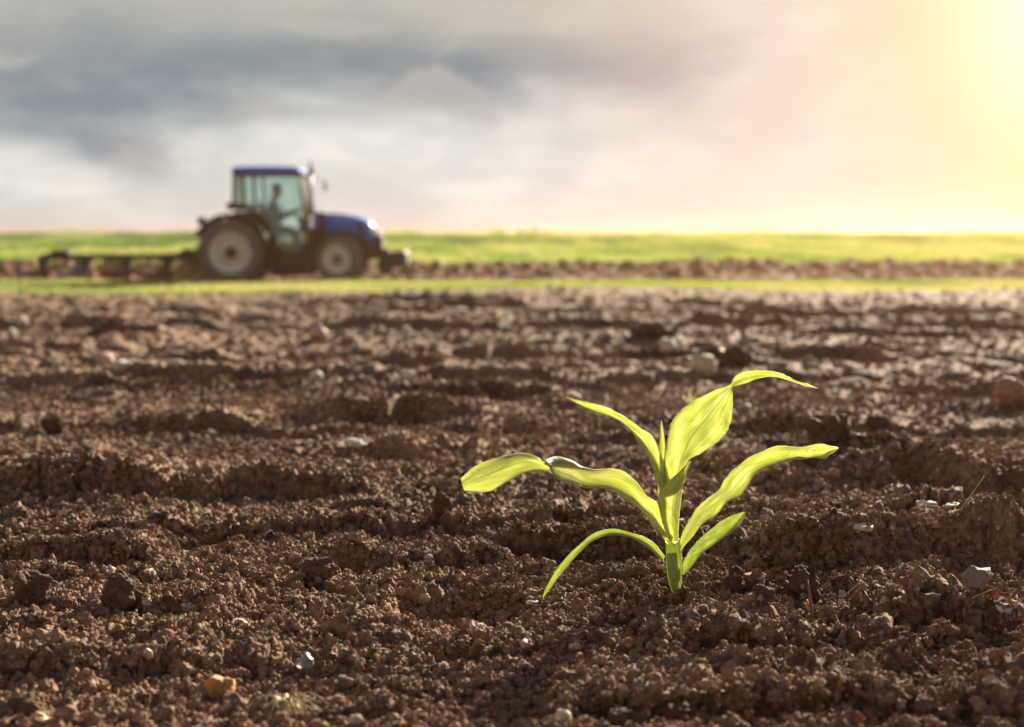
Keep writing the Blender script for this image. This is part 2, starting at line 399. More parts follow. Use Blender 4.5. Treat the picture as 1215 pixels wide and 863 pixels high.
# ------------------------------------------------------------------ seedling
def leaf_mat(name, base, trans, rough=.38):
    m, nt, N, L, p = newmat(name)
    uv = N.new('ShaderNodeUVMap'); mp = N.new('ShaderNodeMapping'); mp.inputs['Scale'].default_value = (26, 1.2, 1); L.new(uv.outputs[0], mp.inputs[0])
    n = N.new('ShaderNodeTexNoise'); n.inputs['Scale'].default_value = 1.0; n.inputs['Detail'].default_value = 3; L.new(mp.outputs[0], n.inputs[0])
    vr = N.new('ShaderNodeMapRange'); vr.inputs[1].default_value = .3; vr.inputs[2].default_value = .7; L.new(n.outputs[0], vr.inputs[0])
    g = N.new('ShaderNodeNewGeometry'); mp2 = N.new('ShaderNodeMapping'); mp2.inputs['Scale'].default_value = (3.2, 1.6, 1); L.new(uv.outputs[0], mp2.inputs[0]); n2 = N.new('ShaderNodeTexNoise'); n2.inputs['Scale'].default_value = 1.6; n2.inputs['Detail'].default_value = 5; n2.inputs['Distortion'].default_value = .4; L.new(mp2.outputs[0], n2.inputs[0])
    # a paler midrib and fine flecks of dirt
    sep = N.new('ShaderNodeSeparateXYZ'); L.new(uv.outputs[0], sep.inputs[0])
    def ma(op, a, b):
        q = N.new('ShaderNodeMath'); q.operation = op
        for i, v in enumerate((a, b)):
            if isinstance(v, (int, float)): q.inputs[i].default_value = v
            elif v is not None: L.new(v, q.inputs[i])
        return q.outputs[0]
    def mr(v, x, y, lo=0, hi=1):
        q = N.new('ShaderNodeMapRange'); q.inputs[1].default_value = x; q.inputs[2].default_value = y
        q.inputs[3].default_value = lo; q.inputs[4].default_value = hi; L.new(v, q.inputs[0]); return q.outputs[0]
    rib = mr(ma('ABSOLUTE', ma('SUBTRACT', sep.outputs[0], .5), None), .0, .03, 1, 0)
    n3 = N.new('ShaderNodeTexNoise'); n3.inputs['Scale'].default_value = 900; n3.inputs['Detail'].default_value = 2; L.new(g.outputs['Position'], n3.inputs[0])
    n4 = N.new('ShaderNodeTexNoise'); n4.inputs['Scale'].default_value = 45; L.new(g.outputs['Position'], n4.inputs[0])
    fleck = ma('MULTIPLY', mr(n3.outputs[0], .66, .69), mr(n4.outputs[0], .50, .60))
    def mix(f, x, y):
        q = N.new('ShaderNodeMix'); q.data_type = 'RGBA'
        if isinstance(f, float): q.inputs[0].default_value = f
        else: L.new(f, q.inputs[0])
        for i, v in ((6, x), (7, y)):
            if isinstance(v, tuple): q.inputs[i].default_value = v + (1,)
            else: L.new(v, q.inputs[i])
        return q.outputs[2]
    def shade(c, k): return tuple(min(1, a * b) for a, b in zip(c, k))
    bc = mix(vr.outputs[0], shade(base, (.85, .9, .8)), shade(base, (1.1, 1.08, 1.2)))
    bc = mix(mr(n2.outputs[0], .35, .7, 0, .5), bc, shade(base, (.7, .9, .8)))
    bc = mix(ma('MULTIPLY', rib, .5), bc, shade(base, (1.3, 1.15, 1.8)))
    bc = mix(fleck, bc, (.03, .025, .01))
    tcx = mix(vr.outputs[0], shade(trans, (.80, .88, .5)), shade(trans, (1.1, 1.08, 1.7)))
    tcx = mix(mr(n2.outputs[0], .42, .62, 0, .7), tcx, shade(trans, (.60, .74, .42)))  # random darker patches painted in for shade cast by overlapping leaf parts
    tcx = mix(ma('MULTIPLY', rib, .75), tcx, shade(trans, (.38, .52, .3)))
    tcx = mix(fleck, tcx, (.03, .025, .01))
    lit_margin = mr(ma('ABSOLUTE', ma('SUBTRACT', sep.outputs[0], .5), None), .47, .495, 0, .8)  # pale edge band: leaf margin with the bright rim highlight painted in
    bc = mix(lit_margin, bc, (.62, .60, .45)); tcx = mix(lit_margin, tcx, (.75, .72, .5))
    L.new(bc, p.inputs['Base Color']); p.inputs['Roughness'].default_value = rough
    p.inputs['Sheen Weight'].default_value = .25; p.inputs['Sheen Roughness'].default_value = .4
    tr = N.new('ShaderNodeBsdfTranslucent'); L.new(tcx, tr.inputs[0])
    b = N.new('ShaderNodeBump'); b.inputs['Strength'].default_value = .6; b.inputs['Distance'].default_value = .0010
    L.new(n.outputs[0], b.inputs['Height']); L.new(b.outputs[0], p.inputs['Normal'])
    ms = N.new('ShaderNodeMixShader'); ms.inputs[0].default_value = .54
    L.new(p.outputs[0], ms.inputs[1]); L.new(tr.outputs[0], ms.inputs[2]); L.new(ms.outputs[0], N['Material Output'].inputs[0])
    return m
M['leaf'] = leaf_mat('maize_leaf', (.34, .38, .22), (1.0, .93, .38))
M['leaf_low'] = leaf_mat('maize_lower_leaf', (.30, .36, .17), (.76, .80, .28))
def catmull(P, n, both=False):
    P = np.asarray(P, float); k = len(P)
    Q = (P[:, :2] + P[:, 3:5]) / 2 if both else P[:, :2]
    d = np.concatenate([[0], np.cumsum(np.maximum(np.linalg.norm(np.diff(Q, axis=0), axis=1), 4) ** .7)])
    out = []
    T = np.linspace(0, d[-1], n)
    # Catmull-Rom through finite-difference tangents
    tan = np.zeros_like(P)
    for i in range(k):
        if i == 0: tan[i] = (P[1] - P[0]) / (d[1] - d[0])
        elif i == k - 1: tan[i] = (P[-1] - P[-2]) / (d[-1] - d[-2])
        else:
            a = (P[i] - P[i - 1]) / (d[i] - d[i - 1]); b = (P[i + 1] - P[i]) / (d[i + 1] - d[i])
            h0 = d[i] - d[i - 1]; h1 = d[i + 1] - d[i]; tan[i] = (a * h1 + b * h0) / (h0 + h1)
    for t in T:
        i = min(max(np.searchsorted(d, t) - 1, 0), k - 2); h = d[i + 1] - d[i]; u = (t - d[i]) / h
        out.append((2 * u**3 - 3 * u**2 + 1) * P[i] + (u**3 - 2 * u**2 + u) * h * tan[i] + (-2 * u**3 + 3 * u**2) * P[i + 1] + (u**3 - u**2) * h * tan[i + 1])
    return np.array(out)
SY = SEED.y
def crop_pt(X, Y, dep): return np.array(at(530 + X / 2.53125, 420 + Y / 2.53, SY + dep))
def ribbon(E1, E2, n=90, m=12, fold=.18, ripple=.0, seed=0, edgy=1.0, paired=False):
    """surface between two edge lines; stations (X, Y, depth_cm) in the enlarged study of the plant"""
    if len(E1) == len(E2) and paired:
        AB = catmull(np.concatenate([np.array(E1, float), np.array(E2, float)], 1), n, True); A, B = AB[:, :3], AB[:, 3:]
    else:
        A = catmull(E1, n); B = catmull(E2, n)
    a = np.array([crop_pt(p[0], p[1], p[2] * .01) for p in A]); b = np.array([crop_pt(p[0], p[1], p[2] * .01) for p in B])
    rnd = np.random.default_rng(seed); ph = rnd.uniform(0, 6, 4)
    bm = bmesh.new(); uvl = bm.loops.layers.uv.new('UVMap'); rows = []
    ii = np.arange(n) * 1.0; fb = .05 * np.abs(fbm(ii * .35 + seed * 9, ii * 0, 500 + seed, 3)) * edgy; fb2 = .05 * np.abs(fbm(ii * .35 + seed * 9, ii * 0, 540 + seed, 3)) * edgy
    for i in range(n):
        t = i / (n - 1); w = b[i] - a[i]; wl = np.linalg.norm(w) + 1e-9
        i0 = max(i - 1, 0); i1 = min(i + 1, n - 1); tg = (a[i1] + b[i1]) - (a[i0] + b[i0]); tg /= np.linalg.norm(tg) + 1e-9
        nn = np.cross(w / wl, tg); nn /= np.linalg.norm(nn) + 1e-9
        if nn[1] < 0: nn = -nn
        row = []
        for j in range(m + 1):
            u = j / m
            f = wl * (fold * (math.sqrt((2 * u - 1) ** 2 + .012) * -1 + 1.0) + .10 * math.sin(2 * math.pi * u + t * 5 + seed) * (1 if abs(fold) < .3 else 0))
            edge = abs(2 * u - 1) ** 3
            rp = ripple * edge * (math.sin(t * 21 + ph[0] + (3 if u > .5 else 0)) + .6 * math.sin(t * 43 + ph[1] + u * 4)) * min(1, wl / .006)
            k_ = (fb[i] if j == 0 else -fb2[i] if j == m else 0)
            row.append(bm.verts.new(Vector(a[i] + w * (u + k_) + nn * (f + rp))))
        rows.append(row)
    for i in range(n - 1):
        for j in range(m):
            f = bm.faces.new((rows[i][j], rows[i][j + 1], rows[i + 1][j + 1], rows[i + 1][j]))
            for l, (ii, jj) in zip(f.loops, ((i, j), (i, j + 1), (i + 1, j + 1), (i + 1, j))): l[uvl].uv = (jj / m, ii / (n - 1) * 3)
            f.smooth = True
    return bm
def bm_obj(name, bms, mat, parent, mods=None):
    me = bpy.data.meshes.new(name)
    if isinstance(bms, list):
        tmp = bmesh.new()
        for b in bms:
            q = bpy.data.meshes.new('t'); b.to_mesh(q); b.free(); tmp.from_mesh(q); bpy.data.meshes.remove(q)
        bms = tmp
    bms.to_mesh(me); bms.free()
    o = link(name, me, mat, parent)
    return o
def solid(o, t=.00045):
    md = o.modifiers.new('thickness', 'SOLIDIFY'); md.thickness = t; md.offset = 0; return o

seedling = tag(empty('maize_seedling', tuple(SEED)), 'bright yellow-green maize seedling with six arching leaves in dark soil', 'seedling')
bpy.context.view_layer.update()
def leaf(bms, label, mat='leaf', name='leaf'):
    o = bm_obj(name, bms, M[mat], seedling); o.matrix_parent_inverse = Matrix.Translation(-SEED)
    if label: o['label'] = label
    return solid(o)
# long left leaf, twisted once
ST_A = [(40,374,-1.5, 52,411,-1.9),(58,357,-1.4, 77,413,-2.1),(82,336,-1.1, 106,410,-2.3),(125,316,-.8, 140,404,-2.4),(175,297,-.5, 183,384,-2.2),(215,293,-.4, 220,362,-1.9),
 (250,299,-.5, 262,353,-1.6),(276,310,-.9, 300,354,-1.2),(291,321,-1.3, 326,357,-.9),(304,317,-.3, 340,371,-1.3),(322,310,.5, 358,387,-1.6),(348,308,1.0, 390,400,-1.7),
 (372,318,1.2, 412,406,-1.7),(396,339,1.0, 445,409,-1.6),(440,352,.9, 482,408,-1.5),(490,353,.9, 512,422,-1.4),(535,366,.8, 540,446,-1.2),(573,390,.6, 572,472,-1),(600,426,.4, 600,500,-.9),(632,452,.2, 626,532,-.8),(654,500,-.1, 652,556,-.7),(682,545,-.3, 686,575,-.5)]
leaf(ribbon([q[:3] for q in ST_A], [q[3:] for q in ST_A], 190, 20, .10, .0016, 1, paired=True), 'long twisted leaf reaching left, its end curled down')
# lower left leaf, drooping to the soil
E1 = [(656,606,-.3),(640,586,-.5),(618,564,-.8),(590,549,-1.1),(550,535,-1.5),(510,526,-1.8),(472,528,-2),(430,546,-2.2),(390,580,-2.4),(350,622,-2.5),(320,662,-2.6),(300,698,-2.7),(284,738,-2.8)]
E2 = [(658,634,-.5),(632,606,-.9),(600,578,-1.3),(562,556,-1.7),(520,545,-2),(482,545,-2.3),(442,560,-2.5),(404,592,-2.7),(368,632,-2.8),(338,668,-2.8),(312,704,-2.8),(286,738,-2.82)]
leaf(ribbon(E1, E2, 110, 10, .30, .0004, 2), 'narrow lower leaf arching left down to the soil', 'leaf_low')
# upper left leaf
E1 = [(358,129,1.2),(395,139,1.2),(440,149,1.2),(490,167,1.1),(535,189,1),(580,222,.9),(612,248,.8),(636,285,.7),(655,325,.5),(672,375,.3),(680,430,.2),(684,480,.1),(688,520,.1)]
E2 = [(360,131,1.1),(398,156,.9),(440,178,.8),(480,190,.6),(512,203,.4),(543,228,.2),(575,268,0),(602,312,-.2),(622,356,-.3),(636,405,-.4),(640,445,-.4),(652,490,-.3),(662,530,-.2)]
leaf(ribbon(E1, E2, 120, 14, .24, .0010, 3), 'upper left leaf rising to a fine point')
# rolled new leaf standing in the whorl
E1 = [(644,200,.6),(641,232,.6),(639,275,.6),(640,330,.5),(646,400,.3),(652,470,.2)]
E2 = [(645.5,201,.6),(651,232,.6),(656,275,.5),(657,330,.4),(664,400,.2),(672,470,.1)]
leaf(ribbon(E1, E2, 60, 10, .55, 0, 4), 'small rolled spear of the newest leaf')
# tall main leaf: sheath flap, broad blade, and the end turned over to the right
F1 = [(668,560,-.7),(652,520,-.9),(640,480,-1.1),(634,440,-1.25),(636,420,-1.3),(645,404,-1.3),(668,382,-1.25),(700,352,-1.1),(728,324,-.8)]
F2 = [(696,560,-.5),(697,520,-.5),(700,470,-.4),(706,430,-.4),(712,392,-.4),(717,370,-.4),(722,350,-.4),(727,335,-.5),(731,322,-.6)]
ST_B = [(652,390,.7, 712,400,-.45),(655,335,.8, 731,322,-.7),(661,275,.9, 762,303,-.8),(671,213,.9, 796,280,-.8),(687,186,.9, 822,258,-.7),(706,165,.8, 841,235,-.65),
 (745,135,.7, 854,203,-.5),(785,117,.6, 859,170,-.35),(822,101,.4, 859,140,-.2),(846,94,.3, 859,120,-.05),(856,88,.1, 860,104,.3),(859,78,.0, 866,101,.6),(868,67,-.05, 878,98,.8),(884,59,-.1, 892,94,.9),(912,54,-.1, 907,89,.8),
 (958,53,-.2, 936,76,.8),(1000,60,-.4, 972,69,.6),(1050,78,-.6, 1035,84,.0),(1085,91,-.8, 1078,97,-.5),(1116,104,-1, 1117,105,-1)]
blade = ribbon([q[:3] for q in ST_B], [q[3:] for q in ST_B], 190, 18, .09, .0005, 5, paired=True)
flap = ribbon(F1, F2, 60, 14, -.30, 0, 6)
leaf([blade, flap], 'tallest broad leaf, tip folded over to the right')
# right long leaf
E1 = [(690,596,.0),(699,562,.2),(710,530,.5),(725,496,.8),(746,464,1.1),(790,428,1.5),(818,406,1.7),(836,374,1.9),(862,343,2.0),(900,319,2.1),(940,300,2.1),(985,284,2.0),(1030,279,1.8),(1080,281,1.5),(1128,274,1.2),(1155,279,1),(1177,283,.9)]
E2 = [(700,594,-.6),(716,570,-.5),(741,540,-.3),(772,510,0),(810,482,.3),(842,442,.5),(880,425,.6),(906,400,.7),(926,366,.7),(960,345,.6),(1002,330,.4),(1046,318,.2),(1080,321,.1),(1108,316,0),(1138,318,.1),(1152,302,.5),(1176,285,.85)]
leaf(ribbon(E1, E2, 130, 16, .22, .0013, 7), 'long right leaf with a ragged pale end')
# right short leaf
E1 = [(706,662,.0),(709,628,.3),(728,592,.6),(760,560,.9),(800,525,1.2),(840,496,1.4),(868,481,1.4),(892,475,1.2)]
E2 = [(712,664,-.7),(742,628,-.6),(772,596,-.5),(812,570,-.4),(850,546,-.2),(880,517,.1),(894,494,.5),(897,477,1)]
leaf(ribbon(E1, E2, 90, 12, .24, .0003, 8), 'short lower right leaf with a rounded end', 'leaf_low')
# stem with overlapping sheaths
def stem_bm():
    st = [(676,555,21,15),(680,575,21,15),(683,600,22,16),(684,630,22,17),(685,660,21,16),(686,690,17,13),(688,712,12,10),(690,735,9,8),(690,760,7,7)]
    bm = bmesh.new(); rings = []
    uvl = bm.loops.layers.uv.new('UVMap'); S = np.array(st, float); n = 40; T = np.linspace(0, len(S) - 1, n)
    for t in T:
        i = min(int(t), len(S) - 2); u = t - i; p = S[i] * (1 - u) + S[i + 1] * u
        c = crop_pt(p[0], p[1], -.001); rx = p[2] / 2.531 * .00082; ry = p[3] / 2.531 * .00082 * 1.1
        rings.append([bm.verts.new((c[0] + rx * math.cos(a) * (1 + .05 * math.cos(3 * a + t)), c[1] + ry * math.sin(a), c[2])) for a in np.linspace(0, 2 * math.pi, 24, endpoint=False)])
    for i in range(n - 1):
        for j in range(24):
            f = bm.faces.new((rings[i][j], rings[i][(j + 1) % 24], rings[i + 1][(j + 1) % 24], rings[i + 1][j])); f.smooth = True
            for l, (ii, jj) in zip(f.loops, ((i, j), (i, j + 1), (i + 1, j + 1), (i + 1, j))): l[uvl].uv = (jj / 24 * .45 + .55, ii / n)
    return bm
def stem_material():
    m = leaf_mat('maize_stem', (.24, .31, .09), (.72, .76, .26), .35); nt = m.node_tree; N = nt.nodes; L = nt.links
    p = N['Principled BSDF']; g = N.new('ShaderNodeNewGeometry'); s = N.new('ShaderNodeSeparateXYZ'); L.new(g.outputs['Position'], s.inputs[0])
    r = N.new('ShaderNodeMapRange'); r.inputs[1].default_value = SEED.z + .022; r.inputs[2].default_value = SEED.z + .004; L.new(s.outputs[2], r.inputs[0])
    src = p.inputs['Base Color'].links[0].from_socket; mx = N.new('ShaderNodeMix'); mx.data_type = 'RGBA'; L.new(r.outputs[0], mx.inputs[0]); L.new(src, mx.inputs[6])
    mx.inputs[7].default_value = (.20, .10, .09, 1); L.new(mx.outputs[2], p.inputs['Base Color']); return m
M['stem'] = stem_material()
o = bm_obj('stem', stem_bm(), M['stem'], seedling); o.matrix_parent_inverse = Matrix.Translation(-SEED); o['label'] = 'stout green stem, purplish where it enters the soil'
# outer sheath wrapping the lower stem
S1 = [(660,600,-.95),(661,625,-1.05),(664,660,-1),(670,692,-.8),(684,720,-.6)]
S2 = [(690,596,-1.1),(698,625,-1.25),(702,660,-1.2),(700,692,-.95),(692,722,-.62)]
o = bm_obj('sheath', ribbon(S1, S2, 40, 10, -.22, 0, 11), M['leaf_low'], seedling); o.matrix_parent_inverse = Matrix.Translation(-SEED); solid(o, .0005)

# ------------------------------------------------------------------ stones, clods, bits on the field
def stone_mat(name, c, rough=.6, trans=0):
    m = flat(name, c, rough, var=.3, scale=160, bump=.0004, dirt=(.13, .085, .06, .85))
    if trans: m.node_tree.nodes['Principled BSDF'].inputs['Transmission Weight'].default_value = trans
    return m
ST = {'cream': (.66, .53, .38), 'white': (.66, .60, .50), 'pink': (.62, .40, .30), 'orange': (.50, .25, .09), 'grey': (.30, .27, .25), 'red': (.45, .22, .13),
      'tan': (.58, .40, .24), 'crystal': (.45, .48, .55), 'flatgrey': (.24, .20, .17)}
for k, c in ST.items(): M['st_' + k] = stone_mat('stone_' + k, c, .45 if k == 'crystal' else .75, .5 if k == 'crystal' else 0)
def lay(name, px, py, wpx, hpx, mat, label, cat, seed, sink=.3, dep=.8, rough=.25, sub=3, group=None, fine=.05):
    p = hit(px, py + hpx * .45); s = p.y / FPX * .5
    rx, rz = wpx * s, hpx * s; ry = max(rx, rz) * dep
    me = rock_mesh(name, seed, sub, rough, 1, (rx, ry, rz), fine)
    o = link(name, me, M[mat], smooth=(name in ('pebble', 'stone')))
    o.location = (p.x, p.y + ry * .5, p.z + rz * (1 - sink)); o.rotation_euler = (0, 0, random.Random(seed).uniform(-.3, .3))
    return tag(o, label, cat, group)
PB = [
 ('pebble',835,434,27,26,'st_cream','round cream pebble lying above the fold of the tallest leaf','pebble'),
 ('pebble',378,398,20,18,'st_pink','round pinkish pebble in the far soil below the tractor','pebble'),
 ('stone',790,411,17,15,'st_white','left of two bright white stones side by side above the cream pebble','stone'),
 ('stone',804,411,15,14,'st_white','right of two bright white stones side by side above the cream pebble','stone'),
 ('stone',260,821,27,28,'st_orange','orange-brown stone near the bottom edge, left of the root tuft','stone'),
 ('pebble',668,856,20,18,'st_cream','cream pebble cut by the bottom edge below the seedling\'s left leaf','pebble'),
 ('pebble',421,858,17,14,'st_cream','pale pebble at the bottom edge just right of the root tuft','pebble'),
 ('pebble',175,779,12,12,'st_pink','small round pink pebble in the lower left soil','pebble'),
 ('stone',45,856,22,12,'st_tan','flat tan stone in the bottom left corner','stone'),
 ('stone',1198,732,22,15,'st_white','white stone near the right edge below the grey slab stone','stone'),
 ('stone_chip',1100,604,22,12,'st_white','white slanting stone chip to the right of the seedling','stone chip'),
 ('stone_chip',1134,601,19,5,'st_white','thin white sliver of stone right of the slanting chip','stone chip'),
 ('stone_chip',1025,632,21,9,'st_cream','flat cream chip on the lip of the shaded furrow','stone chip'),
 ('stone_chip',897,690,20,10,'st_red','small red-orange chip right of the stem base','stone chip'),
 ('stone',1160,692,32,24,'st_flatgrey','grey-brown slab stone at the right, tilted on edge','stone'),
 ('stone',1200,468,38,30,'st_red','large reddish stone at the right edge of the field','stone'),
 ('stone',143,438,20,11,'st_white','left of three pale flat stones in a row far left','stone'),
 ('stone',179,437,25,11,'st_cream','middle and longest of three pale flat stones in a row far left','stone'),
 ('stone',208,434,17,10,'st_cream','right of three pale flat stones in a row far left','stone'),
 ('stone',121,427,22,12,'st_pink','pink stone just above the row of pale flat stones','stone'),
 ('stone',24,384,13,12,'st_white','higher of two white stones near the left edge, far back','stone'),
 ('stone',13,396,11,9,'st_white','lower of two white stones near the left edge, far back','stone'),
 ('pebble',375,447,14,11,'st_white','white pebble below the far pinkish pebble','pebble'),
 ('pebble',484,447,14,10,'st_white','white pebble at the foot of the furrow bank right of the tractor','pebble'),
 ('pebble',526,424,16,11,'st_pink','pink pebble in a shaded furrow right below the tractor\'s weights','pebble'),
 ('pebble',660,522,11,9,'st_white','small bright white pebble above the long left leaf','pebble'),
 ('stone_chip',731,536,14,9,'st_cream','cream chip left of the upper left leaf','stone chip'),
 ('pebble',815,606,15,14,'st_tan','tan pebble showing just right of the seedling\'s whorl','pebble'),
 ('stone_chip',812,622,14,6,'st_white','pale chip behind the seedling stem','stone chip'),
 ('pebble',679,474,18,13,'st_pink','pink pebble touching the tip of the upper left leaf','pebble'),
 ('pebble',886,485,10,10,'st_white','bright white pebble right of the tallest leaf\'s broad blade','pebble'),
 ('stone_chip',423,527,24,9,'st_white','flat white chip in mid-field left of the long left leaf','stone chip'),
 ('stone',361,789,18,16,'st_crystal','bluish glassy stone at lower left centre','stone'),
 ('stone_chip',623,770,18,8,'st_pink','slanting pink chip in the lower soil left of centre','stone chip'),
 ('stone_chip',683,770,14,8,'st_pink','pale pink chip below the drooping leaf tip','stone chip'),
 ('stone_chip',632,721,12,7,'st_white','white chip below the tip of the drooping leaf','stone chip'),
 ('pebble',702,722,10,10,'st_grey','grey pebble between the drooping leaf tip and the stem','pebble'),
 ('pebble',720,826,12,9,'st_white','small white pebble low in the picture below the stem','pebble'),
 ('pebble',1085,420,17,12,'st_cream','cream pebble far back on the right','pebble'),
 ('stone_chip',221,722,16,9,'st_cream','cream chip right of the two tall lumpy clods','stone chip'),
 ('stone_chip',282,741,16,8,'st_cream','long pale chip on the sunlit lip in the lower left','stone chip'),
 ('pebble',503,714,13,12,'st_pink','pink pebble inside the shaded hollow','pebble'),
]
for i, q in enumerate(PB):
    nm, px, py, w, h, mt, lb, ct = q; py -= 1; w *= 1.08; h *= 1.1
    lay(nm, px, py, w, h, mt, lb, ct, 700 + i, .05 if py > 560 else .2, .8, .22 if nm == 'pebble' else .42, 3)
CL = [
 (985,518,50,44,'large dark clod behind the tip of the long right leaf'),
 (36,702,42,44,'lumpy dark clod at the far left of the near soil'),
 (138,704,44,42,'lumpy clod with a sunlit crown, right of the far left one'),
 (62,504,26,22,'dark round clod at the left in mid-field'),
 (525,600,24,24,'dark clod below the curled end of the long left leaf'),
 (48,740,20,16,'small smooth dark clod under the far left lumpy clod'),
 (376,675,40,26,'broad low clod left of the shaded hollow'),
 (27,840,34,34,'dark clod in the bottom left corner beside the flat tan stone'),
 (806,848,46,24,'low dark clod at the bottom edge below the stem'),
 (742,855,40,22,'rounded dark clod at the bottom edge right of the cream pebble'),
 (920,528,30,18,'small dark clod in front of the large dark clod'),
 (775,392,48,24,'broad dark clod far back above the two white stones'),
 (872,690,26,30,'upright clod between the stem and the red-orange chip'),
 (955,690,36,40,'upright crumbly clod right of the red-orange chip'),
 (905,706,24,22,'grey crumbly clod under the red-orange chip'),
 (1042,500,30,16,'dark clod on the sunlit slope right of the large dark clod'),
 (872,424,34,30,'dark clod beside the pale straw, right of the round cream pebble'),
 (1205,565,34,26,'dark clod at the right edge of the shaded furrow bank'),
]
for i, (px, py, w, h, lb) in enumerate(CL):
    lay('clod', px, py, w, h, 'clod', lb, 'clod', 900 + i, .30, .9, .38, 4, fine=.14)

def tube_bm(pts, r0, r1, seg=6, bm=None):
    bm = bm or bmesh.new(); P = [Vector(p) for p in pts]; rings = []
    for i, p in enumerate(P):
        t = (P[min(i + 1, len(P) - 1)] - P[max(i - 1, 0)]).normalized()
        a = t.orthogonal().normalized(); b = t.cross(a); r = r0 + (r1 - r0) * i / (len(P) - 1)
        rings.append([bm.verts.new(p + (a * math.cos(k * 6.2832 / seg) + b * math.sin(k * 6.2832 / seg)) * r) for k in range(seg)])
    for i in range(len(P) - 1):
        for k in range(seg):
            f = bm.faces.new((rings[i][k], rings[i][(k + 1) % seg], rings[i + 1][(k + 1) % seg], rings[i + 1][k])); f.smooth = True
    bm.faces.new(rings[0][::-1]); bm.faces.new(rings[-1])
    return bm
M['straw'] = flat('straw', (.55, .42, .24), .5, var=.35, scale=200)
M['twig'] = flat('twig', (.16, .09, .055), .7, var=.35, scale=200)
M['orange_bit'] = flat('orange_bark', (.50, .20, .05), .5, var=.3, scale=200)
def stick(name, a, b, r, mat, label, cat, bow=.0, lift=.001, seg=7, lift2=None):
    p, q = hit(*a), hit(*b)
    q = at(b[0], b[1], min(q.y, p.y + (Vector(a) - Vector(b)).length * p.y / FPX * 1.2)) if lift2 is None else at(b[0], b[1], p.y + lift2)
    pts = [p.lerp(q, t) + Vector((0, 0, lift + bow * math.sin(t * 3.14))) for t in np.linspace(0, 1, seg)]
    return tag(bm_obj(name, tube_bm(pts, r, r * .5), M[mat], None), label, cat)
stick('straw', (1130,620), (1168,566), .0007, 'straw', 'thin straw leaning out of the soil near the white sliver', 'straw', lift2=.01)
stick('twig', (735,690), (762,680), .0012, 'twig', 'short reddish-brown twig on the soil left of the stem', 'twig')
stick('twig', (964,735), (958,690), .0016, 'twig', 'dark upright twig against the crumbly clod', 'twig', lift2=.006)
stick('bark_bit', (961,728), (957,713), .0018, 'orange_bit', 'small upright orange bark piece near the dark twig', 'bark bit', lift2=.004)
stick('straw', (280,779), (286,799), .0006, 'straw', 'pale curved root hair above the orange-brown stone', 'straw', bow=.002, lift2=-.002)
stick('straw', (738,720), (742,692), .0004, 'straw', 'fine straw standing between the drooping leaf and the stem', 'straw', lift2=.004)
stick('straw', (1000,712), (1022,690), .0005, 'straw', 'fine straw leaning right of the upright twig', 'straw', lift2=.01)
stick('straw', (1185,700), (1150,712), .0006, 'straw', 'pale straw lying below the grey-brown slab stone', 'straw')
stick('straw', (300,604), (335,614), .0009, 'twig', 'brown straw lying flat in the left mid-field', 'straw')
stick('straw', (855,415), (888,445), .006, 'straw', 'pale straw slanting down in the far soil beside the round pebble', 'straw')
# root tuft at the bottom edge
def root_tuft():
    c = hit(338, 850) + Vector((0, 0, .005)); rt = tag(empty('root_tuft', tuple(c)), 'tuft of dry fibrous roots sticking out at the bottom edge', 'root tuft')
    rnd = random.Random(8); bm = bmesh.new()
    for k in range(52):
        an = rnd.uniform(-2.7, .05) if k % 4 else rnd.uniform(-1.9, -1.1); L = rnd.uniform(.010, .036); x = math.cos(an); y = math.sin(an)
        rnd_drop = rnd.uniform(.002, .020); pts = []; top = rnd.uniform(.000, .011)
        for t in np.linspace(0, 1, 8):
            pts.append(Vector((x * L * t + rnd.uniform(-.0008, .0008), y * L * .75 * t, .004 + top * math.sin(t * 2.6) - rnd_drop * t * t)))
        tube_bm(pts, rnd.uniform(.00025, .0005), .00012, 5, bm)
    bm_obj('root_fibres', bm, M['straw'], rt)
    bm = bmesh.new(); tube_bm([(0, 0, -.004), (.001, .001, .004), (0, .003, .009)], .0035, .0012, 8, bm); bm_obj('root_crown', bm, M['straw'], rt)
root_tuft()
# a second, tiny shoot far behind, and a weed at the right edge
def shoot(px, py, h, label, n=3, seed=1, name='weed_shoot'):
    c = hit(px, py); k = c.y / FPX; e = tag(empty(name, tuple(c)), label, 'weed shoot'); rnd = random.Random(seed)
    for j in range(n):
        s = -1 + 2 * j / (n - 1); H = h * k * rnd.uniform(.75, 1.1); w = h * k * .11
        bm = bmesh.new(); rows = []
        for t in np.linspace(0, 1, 9):
            x = s * H * .45 * t ** 1.6; z = H * t - abs(s) * H * .2 * t * t; ww = w * (1 - t) ** .6 * (.4 + 1.2 * t)
            rows.append([bm.verts.new((x - ww, -.002 * t, z)), bm.verts.new((x, .001 + ww * .3, z)), bm.verts.new((x + ww, 0, z))])
        for a in range(8):
            for b in range(2): bm.faces.new((rows[a][b], rows[a][b + 1], rows[a + 1][b + 1], rows[a + 1][b])).smooth = True
        solid(bm_obj('leaf', bm, M['leaf_low'], e), .0006)
shoot(818, 486, 24, 'tiny blurred green shoot in the far soil left of the tallest leaf', 3, 3)
shoot(1212, 588, 18, 'tiny green shoot at the very right edge', 3, 5)

